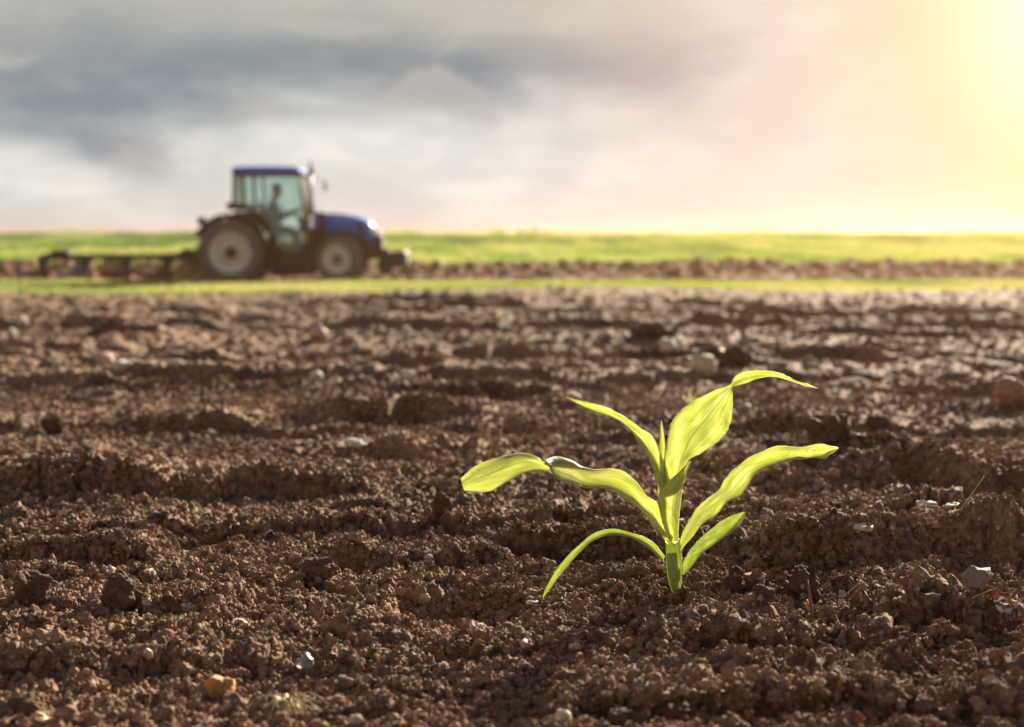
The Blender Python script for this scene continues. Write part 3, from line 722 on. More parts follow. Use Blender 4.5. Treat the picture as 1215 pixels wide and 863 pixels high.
# ------------------------------------------------------------------ beyond the field: verge, turned soil, meadow
def sheet(name, x0, x1, y0, y1, nx, ny, fz, mat, geo=False):
    xs = np.linspace(x0, x1, nx); ys = np.geomspace(y0, y1, ny) if geo else np.linspace(y0, y1, ny)
    X, Y = np.meshgrid(xs, ys); x = X.ravel(); y = Y.ravel()
    return tag(link(name, np_mesh(name, np.stack([x, y, fz(x, y)], 1), grid_faces(ny, nx), 4), M[mat], smooth=False), kind='structure')
def grass_ground(name, a, b):
    m, nt, N, L, p = newmat(name); g = N.new('ShaderNodeNewGeometry'); n = N.new('ShaderNodeTexNoise'); n.inputs['Scale'].default_value = .6; n.inputs['Detail'].default_value = 8
    L.new(g.outputs['Position'], n.inputs[0]); mx = N.new('ShaderNodeMix'); mx.data_type = 'RGBA'; L.new(n.outputs[0], mx.inputs[0])
    mx.inputs[6].default_value = a + (1,); mx.inputs[7].default_value = b + (1,); L.new(mx.outputs[2], p.inputs['Base Color']); p.inputs['Roughness'].default_value = .9
    return m
M['turf'] = grass_ground('turf', (.09, .11, .025), (.16, .16, .045))
def z_mead(x, y):
    return LOW + 0.93 * ss((y - 44) / 60) - 1.2 * ss((y - 104) / 140) + .015 * fbm(x * .2, y * .05, 301, 3) * ss((y - 42) / 20)
def z_turn(x, y):
    m = ss((y - 30.9) / .8) * ss((43 - y) / 2.0)
    rows = .5 + .5 * np.sin(y * 2.7 + .5 * fbm(x * .15, y * .2, 311, 2) * 2)
    z = LOW - .05 + m * (.10 * rows * ss((y - 34) / 1.5) + .20 * ss((y - 34.8) / 4) * (0.75 + .5 * fbm(x * .35, y * .35, 313, 3)))
    z = z + m * (.75 * bumps(x, y, .42, 317, .55) * (0.35 + .65 * ss((y - 34) / 2)) + .5 * bumps(x, y, .2, 321, .7) + .05 * fbm(x * 4, y * 4, 323, 3))
    # wheels run in an open furrow
    return z - .10 * ss((y - 31.4) / .3) * ss((34.2 - y) / .5)
sheet('grass_verge', -60, 60, FIELD_END - .6, 31.5, 240, 30, lambda x, y: LOW + .02 * fbm(x * .8, y * .8, 331, 3) - .12 * ss((y - 30.9) / .4) - .2 * ss((FIELD_END - y) / .5), 'turf')
sheet('turned_soil_strip', -40, 40, 30.8, 44, 1300, 240, z_turn, 'far_soil')
sheet('meadow_ground', -160, 160, 42.2, 300, 260, 160, lambda x, y: z_mead(x, y) - .04 * ss((43.5 - y) / 1), 'turf', True)
sheet('ground', -900, 900, -300, 1200, 60, 60, lambda x, y: np.full_like(x, LOW - .75 - 0 * x), 'turf')

def grass_material(name, cols):
    m, nt, N, L, p = newmat(name); a = N.new('ShaderNodeAttribute'); a.attribute_name = 'tone'
    cr = N.new('ShaderNodeValToRGB'); e = cr.color_ramp.elements
    e[0].position = 0; e[0].color = cols[0] + (1,); e[1].position = 1; e[1].color = cols[-1] + (1,)
    for k, c in enumerate(cols[1:-1]): q = e.new((k + 1) / (len(cols) - 1)); q.color = c + (1,)
    L.new(a.outputs['Fac'], cr.inputs[0]); L.new(cr.outputs[0], p.inputs['Base Color']); p.inputs['Roughness'].default_value = .5
    tr = N.new('ShaderNodeBsdfTranslucent'); hs = N.new('ShaderNodeHueSaturation'); hs.inputs['Value'].default_value = 1.9; hs.inputs['Saturation'].default_value = 1.0
    L.new(cr.outputs[0], hs.inputs['Color']); L.new(hs.outputs[0], tr.inputs[0])
    ms = N.new('ShaderNodeMixShader'); ms.inputs[0].default_value = .5; L.new(p.outputs[0], ms.inputs[1]); L.new(tr.outputs[0], ms.inputs[2]); L.new(ms.outputs[0], N['Material Output'].inputs[0])
    return m
M['grass'] = grass_material('meadow_grass', [(.030, .065, .014), (.065, .125, .020), (.12, .18, .028), (.20, .21, .06)])
M['verge_grass'] = grass_material('verge_grass', [(.07, .11, .02), (.13, .165, .03), (.19, .20, .05), (.27, .24, .10)])
def blades(name, x, y, z, h, w, tone, mat, label, rng, cat):
    n = len(x); an = rng.uniform(0, 6.283, n); lean = h * rng.uniform(.1, .7, n); la = rng.uniform(0, 6.283, n)
    cx, sx = np.cos(an) * w * .5, np.sin(an) * w * .5; lx, ly = np.cos(la) * lean, np.sin(la) * lean
    base = np.stack([x, y, z - .01], 1); side = np.stack([cx, sx, 0 * x], 1)
    mid = base + np.stack([lx * .35, ly * .35, h * .55], 1); tip = base + np.stack([lx, ly, h], 1)
    V = np.stack([base - side, base + side, mid - side * .8, mid + side * .8, tip], 1).reshape(-1, 3)
    i = np.arange(n)[:, None] * 5
    quads = i + np.array([[0, 1, 3, 2]]); tris = i + np.array([[2, 3, 4]])
    me = np_mesh(name, V, [quads, tris], 4)
    a = me.attributes.new('tone', 'FLOAT', 'POINT'); a.data.foreach_set('value', np.repeat(np.clip(tone, 0, 1), 5).astype(np.float32))
    return tag(link(name, me, M[mat]), label, cat, kind='stuff')
rng = np.random.default_rng(11)
n = 150000
y = rng.uniform(FIELD_END - .3, 31.6, n); x = rng.uniform(-1, 1, n) * (y * .5 + 2)
edge = (.25 * fbm(x * 1.2, x * 0, 341, 3)); k = (y > FIELD_END + .1 + edge) & (y < 30.9 + edge)
x, y = x[k], y[k]
tone = .5 + .9 * fbm(x * .5, y * .5, 343, 4) + rng.normal(0, .15, len(x))
blades('verge_grass', x, y, np.full(len(x), LOW), rng.uniform(.03, .10, len(x)) * (1 + .8 * np.clip(fbm(x * 1.5, y * 1.5, 345, 3), 0, 1)), rng.uniform(.008, .02, len(x)), tone, 'verge_grass', 'low yellow-green grass of the strip between field and tractor', rng, 'grass')
n = 420000
y = 43 * (112 / 43.) ** rng.uniform(0, 1, n); x = rng.uniform(-1, 1, n) * (y * .60 + 3)
z = z_mead(x, y); cl = fbm(x * .22, y * .10, 351, 4); cl2 = fbm(x * .8, y * .3, 353, 3)
h = (.10 + .20 * rng.uniform(0, 1, n) ** 1.5) * (1 + .5 * np.clip(cl, 0, 1) * ss((y - 58) / 20) + .7 * np.clip(cl2, 0, 1))
tall = rng.uniform(0, 1, n) < .05; h = np.where(tall, h * 1.5, h)
clump = np.clip(fbm(x * .9 + 3, y * .06, 357, 3) * 2.6 - .3, 0, 1) * ss((y - 72) / 15); h = h * (1 + .9 * clump)
tone = .62 - .35 * ss((y - 55) / 35) + 1.1 * cl + .6 * cl2 + rng.normal(0, .12, n) + .25 * ss((50 - y) / 7)
blades('meadow_grass', x, y, z, h, rng.uniform(.02, .05, n), tone, 'grass', 'green meadow grass reaching to the horizon behind the tractor', rng, 'grass')

# ------------------------------------------------------------------ tractor (metres; x forward, y away from the road side, z up)
M['blue'] = flat('blue_paint', (.005, .20, .92), .42, var=.08, scale=3, coat=.15, dirt=(.20, .15, .11, .12))
M['black'] = flat('black_plastic', (.022, .022, .025), .7, var=.2, scale=6, dirt=(.12, .09, .07, .35))
M['engine'] = flat('engine_metal', (.030, .030, .034), .7, var=.3, scale=9, dirt=(.14, .10, .07, .4))
M['rim'] = flat('cream_grey_rim', (.80, .78, .70), .5, var=.1, scale=5, dirt=(.55, .44, .26, .5))
M['tyre'] = flat('dusty_tyre', (.14, .13, .12), .9, var=.2, scale=14, dirt=(.30, .25, .20, .9))
M['steel'] = flat('bare_steel', (.42, .40, .37), .5, metal=.8, var=.15, scale=6)
M['mud'] = flat('muddy_steel', (.16, .10, .065), .9, var=.4, scale=10)
M['seat'] = flat('seat_cloth', (.05, .05, .055), .8, var=.2, scale=20)
M['lamp'] = flat('lamp_glass', (.75, .78, .80), .4, var=.05, scale=5, coat=.1)
M['amber'] = flat('amber_lens', (.55, .16, .02), .25, var=.1, scale=5)
M['plough'] = flat('green_plough_paint', (.008, .050, .036), .6, var=.25, scale=6, dirt=(.12, .09, .06, .5))
def glass_mat():
    m, nt, N, L, p = newmat('cab_glass')
    t = N.new('ShaderNodeBsdfTransparent'); t.inputs[0].default_value = (.86, .95, .94, 1)
    g = N.new('ShaderNodeBsdfGlossy'); g.inputs['Roughness'].default_value = .03; g.inputs[0].default_value = (.9, 1, .98, 1)
    f = N.new('ShaderNodeFresnel'); f.inputs[0].default_value = 1.6
    tcn = N.new('ShaderNodeTexCoord'); n = N.new('ShaderNodeTexNoise'); n.inputs['Scale'].default_value = 2.5; n.inputs['Detail'].default_value = 6; L.new(tcn.outputs['Object'], n.inputs[0])
    ms = N.new('ShaderNodeMixShader'); L.new(f.outputs[0], ms.inputs[0]); L.new(t.outputs[0], ms.inputs[1]); L.new(g.outputs[0], ms.inputs[2])
    mr = N.new('ShaderNodeMapRange'); mr.inputs[1].default_value = .4; mr.inputs[2].default_value = .75; mr.inputs[3].default_value = .03; mr.inputs[4].default_value = .12; L.new(n.outputs[0], mr.inputs[0])
    p.inputs['Base Color'].default_value = (.42, .55, .50, 1); p.inputs['Roughness'].default_value = .7
    m2 = N.new('ShaderNodeMixShader'); L.new(mr.outputs[0], m2.inputs[0]); L.new(ms.outputs[0], m2.inputs[1]); L.new(p.outputs[0], m2.inputs[2])
    L.new(m2.outputs[0], N['Material Output'].inputs[0]); return m
M['glass'] = glass_mat()
U = 0.004344
def X(cx): return (cx - 600) * U
def Z(cy): return (665 - cy) * U
def box(bm, x0, x1, y0, y1, z0, z1, bev=.012):
    r = bmesh.ops.create_cube(bm, size=1); vs = r['verts']
    for v in vs: v.co = Vector(((x0 + x1) / 2 + v.co.x * (x1 - x0), (y0 + y1) / 2 + v.co.y * (y1 - y0), (z0 + z1) / 2 + v.co.z * (z1 - z0)))
    if bev:
        es = list({e for v in vs for e in v.link_edges}); bmesh.ops.bevel(bm, geom=es, offset=min(bev, min(x1 - x0, y1 - y0, z1 - z0) * .3), segments=2, affect='EDGES')
    return bm
def prism(bm, pts, y0, y1):
    """extrude an (x, z) outline from y0 to y1"""
    a = [bm.verts.new((p[0], y0, p[1])) for p in pts]; b = [bm.verts.new((p[0], y1, p[1])) for p in pts]; n = len(pts)
    bm.faces.new(a); bm.faces.new(b[::-1])
    for i in range(n): bm.faces.new((a[i], b[i], b[(i + 1) % n], a[(i + 1) % n]))
    bmesh.ops.recalc_face_normals(bm, faces=bm.faces[:]); return bm
def lathe(bm, prof, seg=48, cx=0, cz=0):
    """revolve (radius, y) profile about the y axis"""
    rings = [[bm.verts.new((cx + r * math.cos(a), y, cz + r * math.sin(a))) for a in np.linspace(0, 2 * math.pi, seg, endpoint=False)] for r, y in prof]
    for i in range(len(prof) - 1):
        for k in range(seg): bm.faces.new((rings[i][k], rings[i][(k + 1) % seg], rings[i + 1][(k + 1) % seg], rings[i + 1][k])).smooth = True
    return bm
def part(name, bm, mat, parent, smooth=False, label=None):
    me = bpy.data.meshes.new(name); bmesh.ops.recalc_face_normals(bm, faces=bm.faces[:]); bm.to_mesh(me); bm.free()
    o = link(name, me, M[mat], parent)
    if label: o['label'] = label
    return o
def B(): return bmesh.new()
def wheel(name, parent, cx, cy, cz, r, w, rimr, side, steer=0, lugs=22, label=None):
    """side -1: outer face towards -y. the wheel is one child, tyre / rim / hub are its pieces"""
    bm = B(); h = w / 2
    lathe(bm, [(rimr, h * .80), (rimr * 1.12, h * .96), (r * .80, h), (r * .93, h * .93), (r * .965, h * .5), (r * .97, 0), (r * .965, -h * .5), (r * .93, -h * .93), (r * .80, -h), (rimr * 1.12, -h * .96), (rimr, -h * .80)], 64)
    for k in range(lugs * 2):
        s = 1 if k % 2 else -1; a0 = k * math.pi / lugs
        bmk = []
        for (u, rad) in ((0.0, r * .955), (0.0, r), (1.0, r * .935), (1.0, r * .985)):
            y = s * (h * 1.0 * u + .01); aa = a0 + .20 * u
            for da in (-.030, .030): bmk.append(bm.verts.new((rad * math.cos(aa + da), y, rad * math.sin(aa + da))))
        v = bmk  # 0,1 low inner; 2,3 high inner; 4,5 low outer; 6,7 high outer
        for f in ((0, 1, 3, 2), (4, 6, 7, 5), (2, 3, 7, 6), (0, 2, 6, 4), (1, 5, 7, 3), (0, 4, 5, 1)): bm.faces.new([v[i] for i in f])
    t = part(name, bm, 'tyre', parent, label=label); t.location = (cx, cy, cz); t.rotation_euler = (0, 0, steer)
    bm = B(); s = side
    lathe(bm, [(rimr * 1.05, s * h * .95), (rimr * .97, s * h * .97), (rimr * .90, s * h * .70), (rimr * .86, s * h * .35), (rimr * .62, s * h * .30), (rimr * .58, s * h * .44), (rimr * .30, s * h * .48), (rimr * .28, s * h * .48)], 48)
    lathe(bm, [(rimr * 1.0, s * h * .30), (rimr * 1.0, -s * h * .85), (rimr * .9, -s * h * .8), (rimr * .86, s * h * .3)], 48)
    part('rim', bm, 'rim', t)
    bm = B(); lathe(bm, [(rimr * .30, s * h * .40), (rimr * .30, s * h * .62), (rimr * .22, s * h * .70), (.001, s * h * .72)], 24)
    for k in range(8):
        a = k * math.pi / 4; lathe(bm, [(.016, s * h * .48), (.016, s * h * .54), (.001, s * h * .545)], 8, rimr * .44 * math.cos(a), rimr * .44 * math.sin(a))
    part('hub', bm, 'engine', t)
    return t
TY = 32.72; TX = (358.3 - CX) * 31.9 / FPX
tractor = tag(empty('tractor', (TX, TY, LOW), R(-1)), 'blue tractor with dark cab, seen from its side, pulling a plough along the far strip', 'tractor')
for s in (-1, 1):
    wheel('rear_wheel', tractor, X(243), s * .78, Z(520), .755, .46, .45, s, 0, 20)
    wheel('front_wheel', tractor, X(795), s * .80, Z(553), .545, .34, .31, s, R(-9), 16)
    # black rear wing over the tyre
    bm = B(); cx, cz = X(243), Z(522); n = 26; prev = None
    for k in range(n + 1):
        a = R(155 - k * 152 / n); ro = .875; ri = .80
        ring = [bm.verts.new((cx + rr * math.cos(a), yy, cz + rr * math.sin(a))) for rr, yy in ((ro, s * .48), (ro, s * 1.0), (ri, s * 1.0), (ri, s * .48))]
        if prev: [bm.faces.new((prev[i], prev[(i + 1) % 4], ring[(i + 1) % 4], ring[i])) for i in range(4)]
        else: bm.faces.new(ring)
        prev = ring
    bm.faces.new(prev[::-1]); part('rear_fender', bm, 'black', tractor)
    bm = B(); cx, cz = X(795), Z(553); prev = None
    for k in range(15):
        a = R(165 - k * 105 / 14); ro = .575; ri = .555
        ring = [bm.verts.new((cx + rr * math.cos(a), yy, cz + rr * math.sin(a))) for rr, yy in ((ro, s * .62), (ro, s * .97), (ri, s * .97), (ri, s * .62))]
        if prev: [bm.faces.new((prev[i], prev[(i + 1) % 4], ring[(i + 1) % 4], ring[i])) for i in range(4)]
        else: bm.faces.new(ring)
        prev = ring
    bm.faces.new(prev[::-1]); box(bm, X(690), X(720), s * .56, s * .62, Z(500), Z(445), 0); part('front_fender', bm, 'black', tractor)
    # tail lamp on its bracket
    bm = B(); box(bm, X(78), X(112), s * .80, s * .98, Z(378), Z(340), .01); box(bm, X(100), X(150), s * .84, s * .90, Z(385), Z(366), .004)
    tl = part('tail_light', bm, 'black', tractor); bm = B(); box(bm, X(76), X(78) - .001, s * .83, s * .95, Z(372), Z(346), 0); part('lens', bm, 'amber', tl)
# chassis, engine and tank
bm = B(); box(bm, X(250), X(640), -.26, .26, Z(600), Z(470)); box(bm, X(620), X(930), -.20, .20, Z(590), Z(440)); box(bm, X(640), X(900), -.29, .29, Z(520), Z(408)); box(bm, X(880), X(985), -.24, .24, Z(525), Z(450))
box(bm, X(120), X(250), -.18, .18, Z(600), Z(500)); part('chassis', bm, 'engine', tractor)
bm = B(); box(bm, X(760), X(830), -.72, .72, Z(580), Z(535), .02); part('front_axle', bm, 'engine', tractor)
bm = B(); box(bm, X(200), X(290), -.70, .70, Z(560), Z(490), .03); part('rear_axle', bm, 'engine', tractor)
for s in (-1, 1):
    bm = B(); prism(bm, [(X(440), Z(640)), (X(625), Z(640)), (X(650), Z(600)), (X(650), Z(530)), (X(470), Z(530)), (X(440), Z(580))], s * .30, s * .74)
    part('fuel_tank' if s < 0 else 'tool_box', bm, 'black', tractor)
    bm = B()
    for k in range(2): box(bm, X(500), X(590), s * .74, s * .90, Z(640) + k * .20, Z(640) + .03 + k * .20, .005)
    for xx in (500, 584): box(bm, X(xx), X(xx + 6), s * .76, s * .80, Z(640), Z(570), 0)
    part('step', bm, 'black', tractor)
# bonnet: sections along x, rounded
def loft(bm, secs, smooth=True):
    rings = [[bm.verts.new(p) for p in sct] for sct in secs]
    for i in range(len(rings) - 1):
        n = len(rings[i])
        for k in range(n): 
            f = bm.faces.new((rings[i][k], rings[i][(k + 1) % n], rings[i + 1][(k + 1) % n], rings[i + 1][k])); f.smooth = smooth
    bm.faces.new(rings[0][::-1]); bm.faces.new(rings[-1]); return bm
def hood_sec(x, w, zt, zb, rnd=.10):
    p = []
    for a in np.linspace(0, math.pi / 2, 7): p.append((x, w - rnd + rnd * math.cos(a), zt - rnd + rnd * math.sin(a)))
    for a in np.linspace(math.pi / 2, math.pi, 7): p.append((x, -w + rnd + rnd * math.cos(a), zt - rnd + rnd * math.sin(a)))
    p += [(x, -w - .01, zb), (x, w + .01, zb)]; return p
bm = B(); loft(bm, [hood_sec(X(c), w, Z(t), Z(b)) for c, w, t, b in ((712, .36, 318, 420), (760, .36, 318, 415), (820, .355, 324, 412), (870, .345, 334, 425), (910, .335, 346, 445), (940, .32, 362, 462), (962, .30, 385, 470))])
hood = part('hood', bm, 'blue', tractor)
for s in (-1, 1):
    bm = B(); prism(bm, [(X(870), Z(372)), (X(912), Z(378)), (X(928), Z(430)), (X(905), Z(432)), (X(880), Z(405))], s * .335, s * .358)
    part('side_vent', bm, 'black', hood)
    bm = B(); box(bm, X(724), X(860), s * .362, s * .368, Z(345), Z(340), 0); part('hood_trim', bm, 'steel', hood)
bm = B(); loft(bm, [hood_sec(X(650), .355, Z(308), Z(440)), hood_sec(X(711), .355, Z(312), Z(440))]); part('cowl', bm, 'black', tractor)
bm = B(); loft(bm, [hood_sec(X(655), .362, Z(316), Z(400)), hood_sec(X(682), .362, Z(318), Z(400))]); part('cowl_band', bm, 'blue', tractor)
bm = B(); loft(bm, [hood_sec(X(962.5), .27, Z(392), Z(505), .08), hood_sec(X(990), .26, Z(402), Z(505), .08), hood_sec(X(1004), .23, Z(418), Z(503), .08)]); g = part('grille', bm, 'black', tractor)
bm = B()
for k in range(7): box(bm, X(1003), X(1009), -.18, .18, Z(500 - k * 11), Z(496 - k * 11), 0)
part('grille_bars', bm, 'steel', g)
for s in (-1, 1):
    bm = B(); prism(bm, [(X(925), Z(385)), (X(975), Z(398)), (X(1000), Z(430)), (X(985), Z(440)), (X(950), Z(425))], s * .20, s * .315); part('headlight', bm, 'lamp', tractor)
# front carrier and weights
bm = B(); box(bm, X(930), X(1040), -.22, .22, Z(560), Z(500), .02); box(bm, X(985), X(1050), -.12, .12, Z(640), Z(560), .02); part('front_carrier', bm, 'engine', tractor)
for k in range(8):
    y0 = -.36 + k * .092
    bm = B(); prism(bm, [(X(1040), Z(600)), (X(1110), Z(600)), (X(1138), Z(580)), (X(1138), Z(530)), (X(1120), Z(512)), (X(1040), Z(520))], y0, y0 + .080); part('front_weight', bm, 'black', tractor)
# cab: floor and lower body, pillars, roof, panes
YC = .62
bm = B(); prism(bm, [(X(400), Z(530)), (X(640), Z(530)), (X(648), Z(420)), (X(640), Z(400)), (X(628), Z(400)), (X(620), Z(512)), (X(410), Z(512))], -YC, YC)
prism(bm, [(X(215), Z(300)), (X(345), Z(300)), (X(345), Z(275)), (X(230), Z(262)), (X(210), Z(270))], -YC - .02, YC + .02); prism(bm, [(X(240), Z(310)), (X(352), Z(305)), (X(392), Z(335)), (X(432), Z(390)), (X(470), Z(470)), (X(485), Z(530)), (X(300), Z(530)), (X(225), Z(400))], -.47, -.40); prism(bm, [(X(240), Z(310)), (X(352), Z(305)), (X(392), Z(335)), (X(432), Z(390)), (X(470), Z(470)), (X(485), Z(530)), (X(300), Z(530)), (X(225), Z(400))], .40, .47); part('cab_base', bm, 'black', tractor)
def bar(bm, a, b, t):
    a = Vector(a); b = Vector(b); tube_bm([a, b], t, t, 8, bm)
bm = B()
for s in (-1, 1):
    y = s * YC; yt = s * (YC - .06)
    for (p, q, t) in (((X(246), y, Z(285)), (X(250), yt, Z(115)), .035), ((X(358), y, Z(300)), (X(352), yt, Z(115)), .036), ((X(612), y, Z(520)), (X(615), y, Z(300)), .034), ((X(615), y, Z(300)), (X(586), yt, Z(115)), .036),
                      ((X(246), yt, Z(116)), (X(590), yt, Z(116)), .03), ((X(240), y, Z(290)), (X(345), y, Z(290)), .03)):
        bar(bm, p, q, t)
    arc = [(X(352), y, Z(300)), (X(390), y, Z(330)), (X(430), y, Z(385)), (X(458), y, Z(440)), (X(475), y, Z(500)), (X(485), y, Z(528))]
    tube_bm(arc, .028, .028, 8, bm)
for xx, zz in ((246, 116), (590, 116), (246, 290)): bar(bm, (X(xx), -YC + .05, Z(zz)), (X(xx), YC - .05, Z(zz)), .03)
part('cab_frame', bm, 'black', tractor)
bm = B(); loft(bm, [[(X(a), y, Z(zb)) if 0 else (X(a + (8 if abs(y) > .5 else 0) * (1 if a < 400 else -1)), y, Z(zc)) for (y, zc) in ((-.70, 106), (-.68, 92), (-.58, h), (.58, h), (.68, 92), (.70, 106))] for a, h, zb in ((236, 88, 0), (250, 80, 0), (400, 77, 0), (560, 79, 0), (590, 84, 0), (604, 96, 0))], False)
roof = part('cab_roof', bm, 'blue', tractor)
bm = B(); box(bm, X(244), X(598), -.66, .66, Z(118), Z(107), .006); part('roof_lining', bm, 'black', roof)
for s in (-1, 1):
    bm = B(); box(bm, X(605), X(614), s * .45 - .07, s * .45 + .07, Z(116), Z(98), .004); part('work_lamp', bm, 'lamp', roof)
def pane(pts3, name='window', t=.006):
    bm = B(); vs = [bm.verts.new(p) for p in pts3]; bm.faces.new(vs); bmesh.ops.recalc_face_normals(bm, faces=bm.faces[:])
    o = part(name, bm, 'glass', tractor); o.modifiers.new('thickness', 'SOLIDIFY').thickness = t; return o
for s in (-1, 1):
    y = s * (YC - .004); yt = s * (YC - .064)
    fy = lambda c: yt + (y - yt) * min(1, max(0, (c - 116) / 184))
    P = lambda L: [(X(a), fy(c), Z(c)) for a, c in L]
    pane(P([(254, 122), (346, 122), (350, 284), (252, 284)]), 'rear_side_window')
    d = pane(P([(360, 122), (584, 122), (610, 300), (608, 512), (486, 512), (470, 455), (442, 395), (405, 335), (364, 298)]), 'door_window')
    bm = B(); tube_bm([(X(590), y + s * .05, Z(330)), (X(592), y + s * .05, Z(372))], .018, .018, 8, bm); tube_bm([(X(590), y, Z(335)), (X(590), y + s * .05, Z(335))], .008, .008, 6, bm); part('door_handle', bm, 'black', d)
pane([(X(588), -YC + .08, Z(122)), (X(588), YC - .08, Z(122)), (X(628), YC - .05, Z(395)), (X(628), -YC + .05, Z(395))], 'windscreen')
pane([(X(244), -YC + .08, Z(122)), (X(244), YC - .08, Z(122)), (X(240), YC - .05, Z(284)), (X(240), -YC + .05, Z(284))], 'rear_window')
bm = B(); box(bm, X(380), X(470), -.24, .24, Z(405), Z(375), .03); box(bm, X(362), X(388), -.23, .23, Z(400), Z(250), .03); box(bm, X(395), X(455), -.15, .15, Z(500), Z(405), .02); part('seat', bm, 'seat', tractor)
bm = B(); tube_bm([(X(585), 0, Z(420)), (X(545), 0, Z(312))], .03, .025, 8, bm)
R0 = Vector((X(545), 0, Z(308))); ax = Vector((-.55, 0, .83)).normalized(); u_ = Vector((0, 1, 0)); v_ = ax.cross(u_)
tube_bm([R0 + (u_ * math.cos(a) + v_ * math.sin(a)) * .19 for a in np.linspace(0, 2 * math.pi, 25)], .016, .016, 6, bm)
for a in (0, 2.1, 4.2): tube_bm([R0, R0 + (u_ * math.cos(a) + v_ * math.sin(a)) * .19], .012, .012, 6, bm)
part('steering_wheel', bm, 'black', tractor)
bm = B(); prism(bm, [(X(560), Z(420)), (X(622), Z(420)), (X(622), Z(330)), (X(585), Z(325))], -.22, .22); part('dashboard', bm, 'black', tractor)
# exhaust and air intake by the front pillar, mirrors
bm = B(); tube_bm([(X(622), -.50, Z(400)), (X(632), -.50, Z(300)), (X(640), -.50, Z(200)), (X(643), -.50, Z(120))], .045, .042, 12, bm); ex = part('exhaust', bm, 'steel', tractor)
bm = B(); tube_bm([(X(645), -.45, Z(330)), (X(647), -.45, Z(130))], .030, .030, 10, bm); tube_bm([(X(645), -.47, Z(118)), (X(646), -.47, Z(84))], .075, .055, 12, bm); tube_bm([(X(646), -.47, Z(86)), (X(643), -.47, Z(45))], .028, .024, 10, bm); part('exhaust_tip', bm, 'black', ex)
for s in (-1,):
    yy = s * .62; bm = B(); tube_bm([(X(600), yy, Z(150)), (X(650), yy + s * .10, Z(138)), (X(700), yy + s * .22, Z(146)), (X(730), yy + s * .26, Z(165))], .010, .009, 6, bm); ma_ = part('mirror_arm', bm, 'black', tractor)
    bm = B(); box(bm, X(728), X(742), yy + s * .18, yy + s * .34, Z(205), Z(160), .01); part('mirror', bm, 'black', ma_)
bm = B(); tube_bm([(X(690), .2, Z(312)), (X(668), .2, Z(262))], .006, .004, 5, bm); part('antenna', bm, 'black', tractor)
# linkage at the back
bm = B()
for s in (-1, 1): tube_bm([(X(200), s * .22, Z(560)), (X(60), s * .34, Z(530))], .035, .03, 8, bm); tube_bm([(X(180), s * .20, Z(440)), (X(110), s * .29, Z(540))], .022, .022, 8, bm)
tube_bm([(X(190), 0, Z(470)), (X(50), 0, Z(470))], .03, .03, 8, bm); part('three_point_linkage', bm, 'engine', tractor)

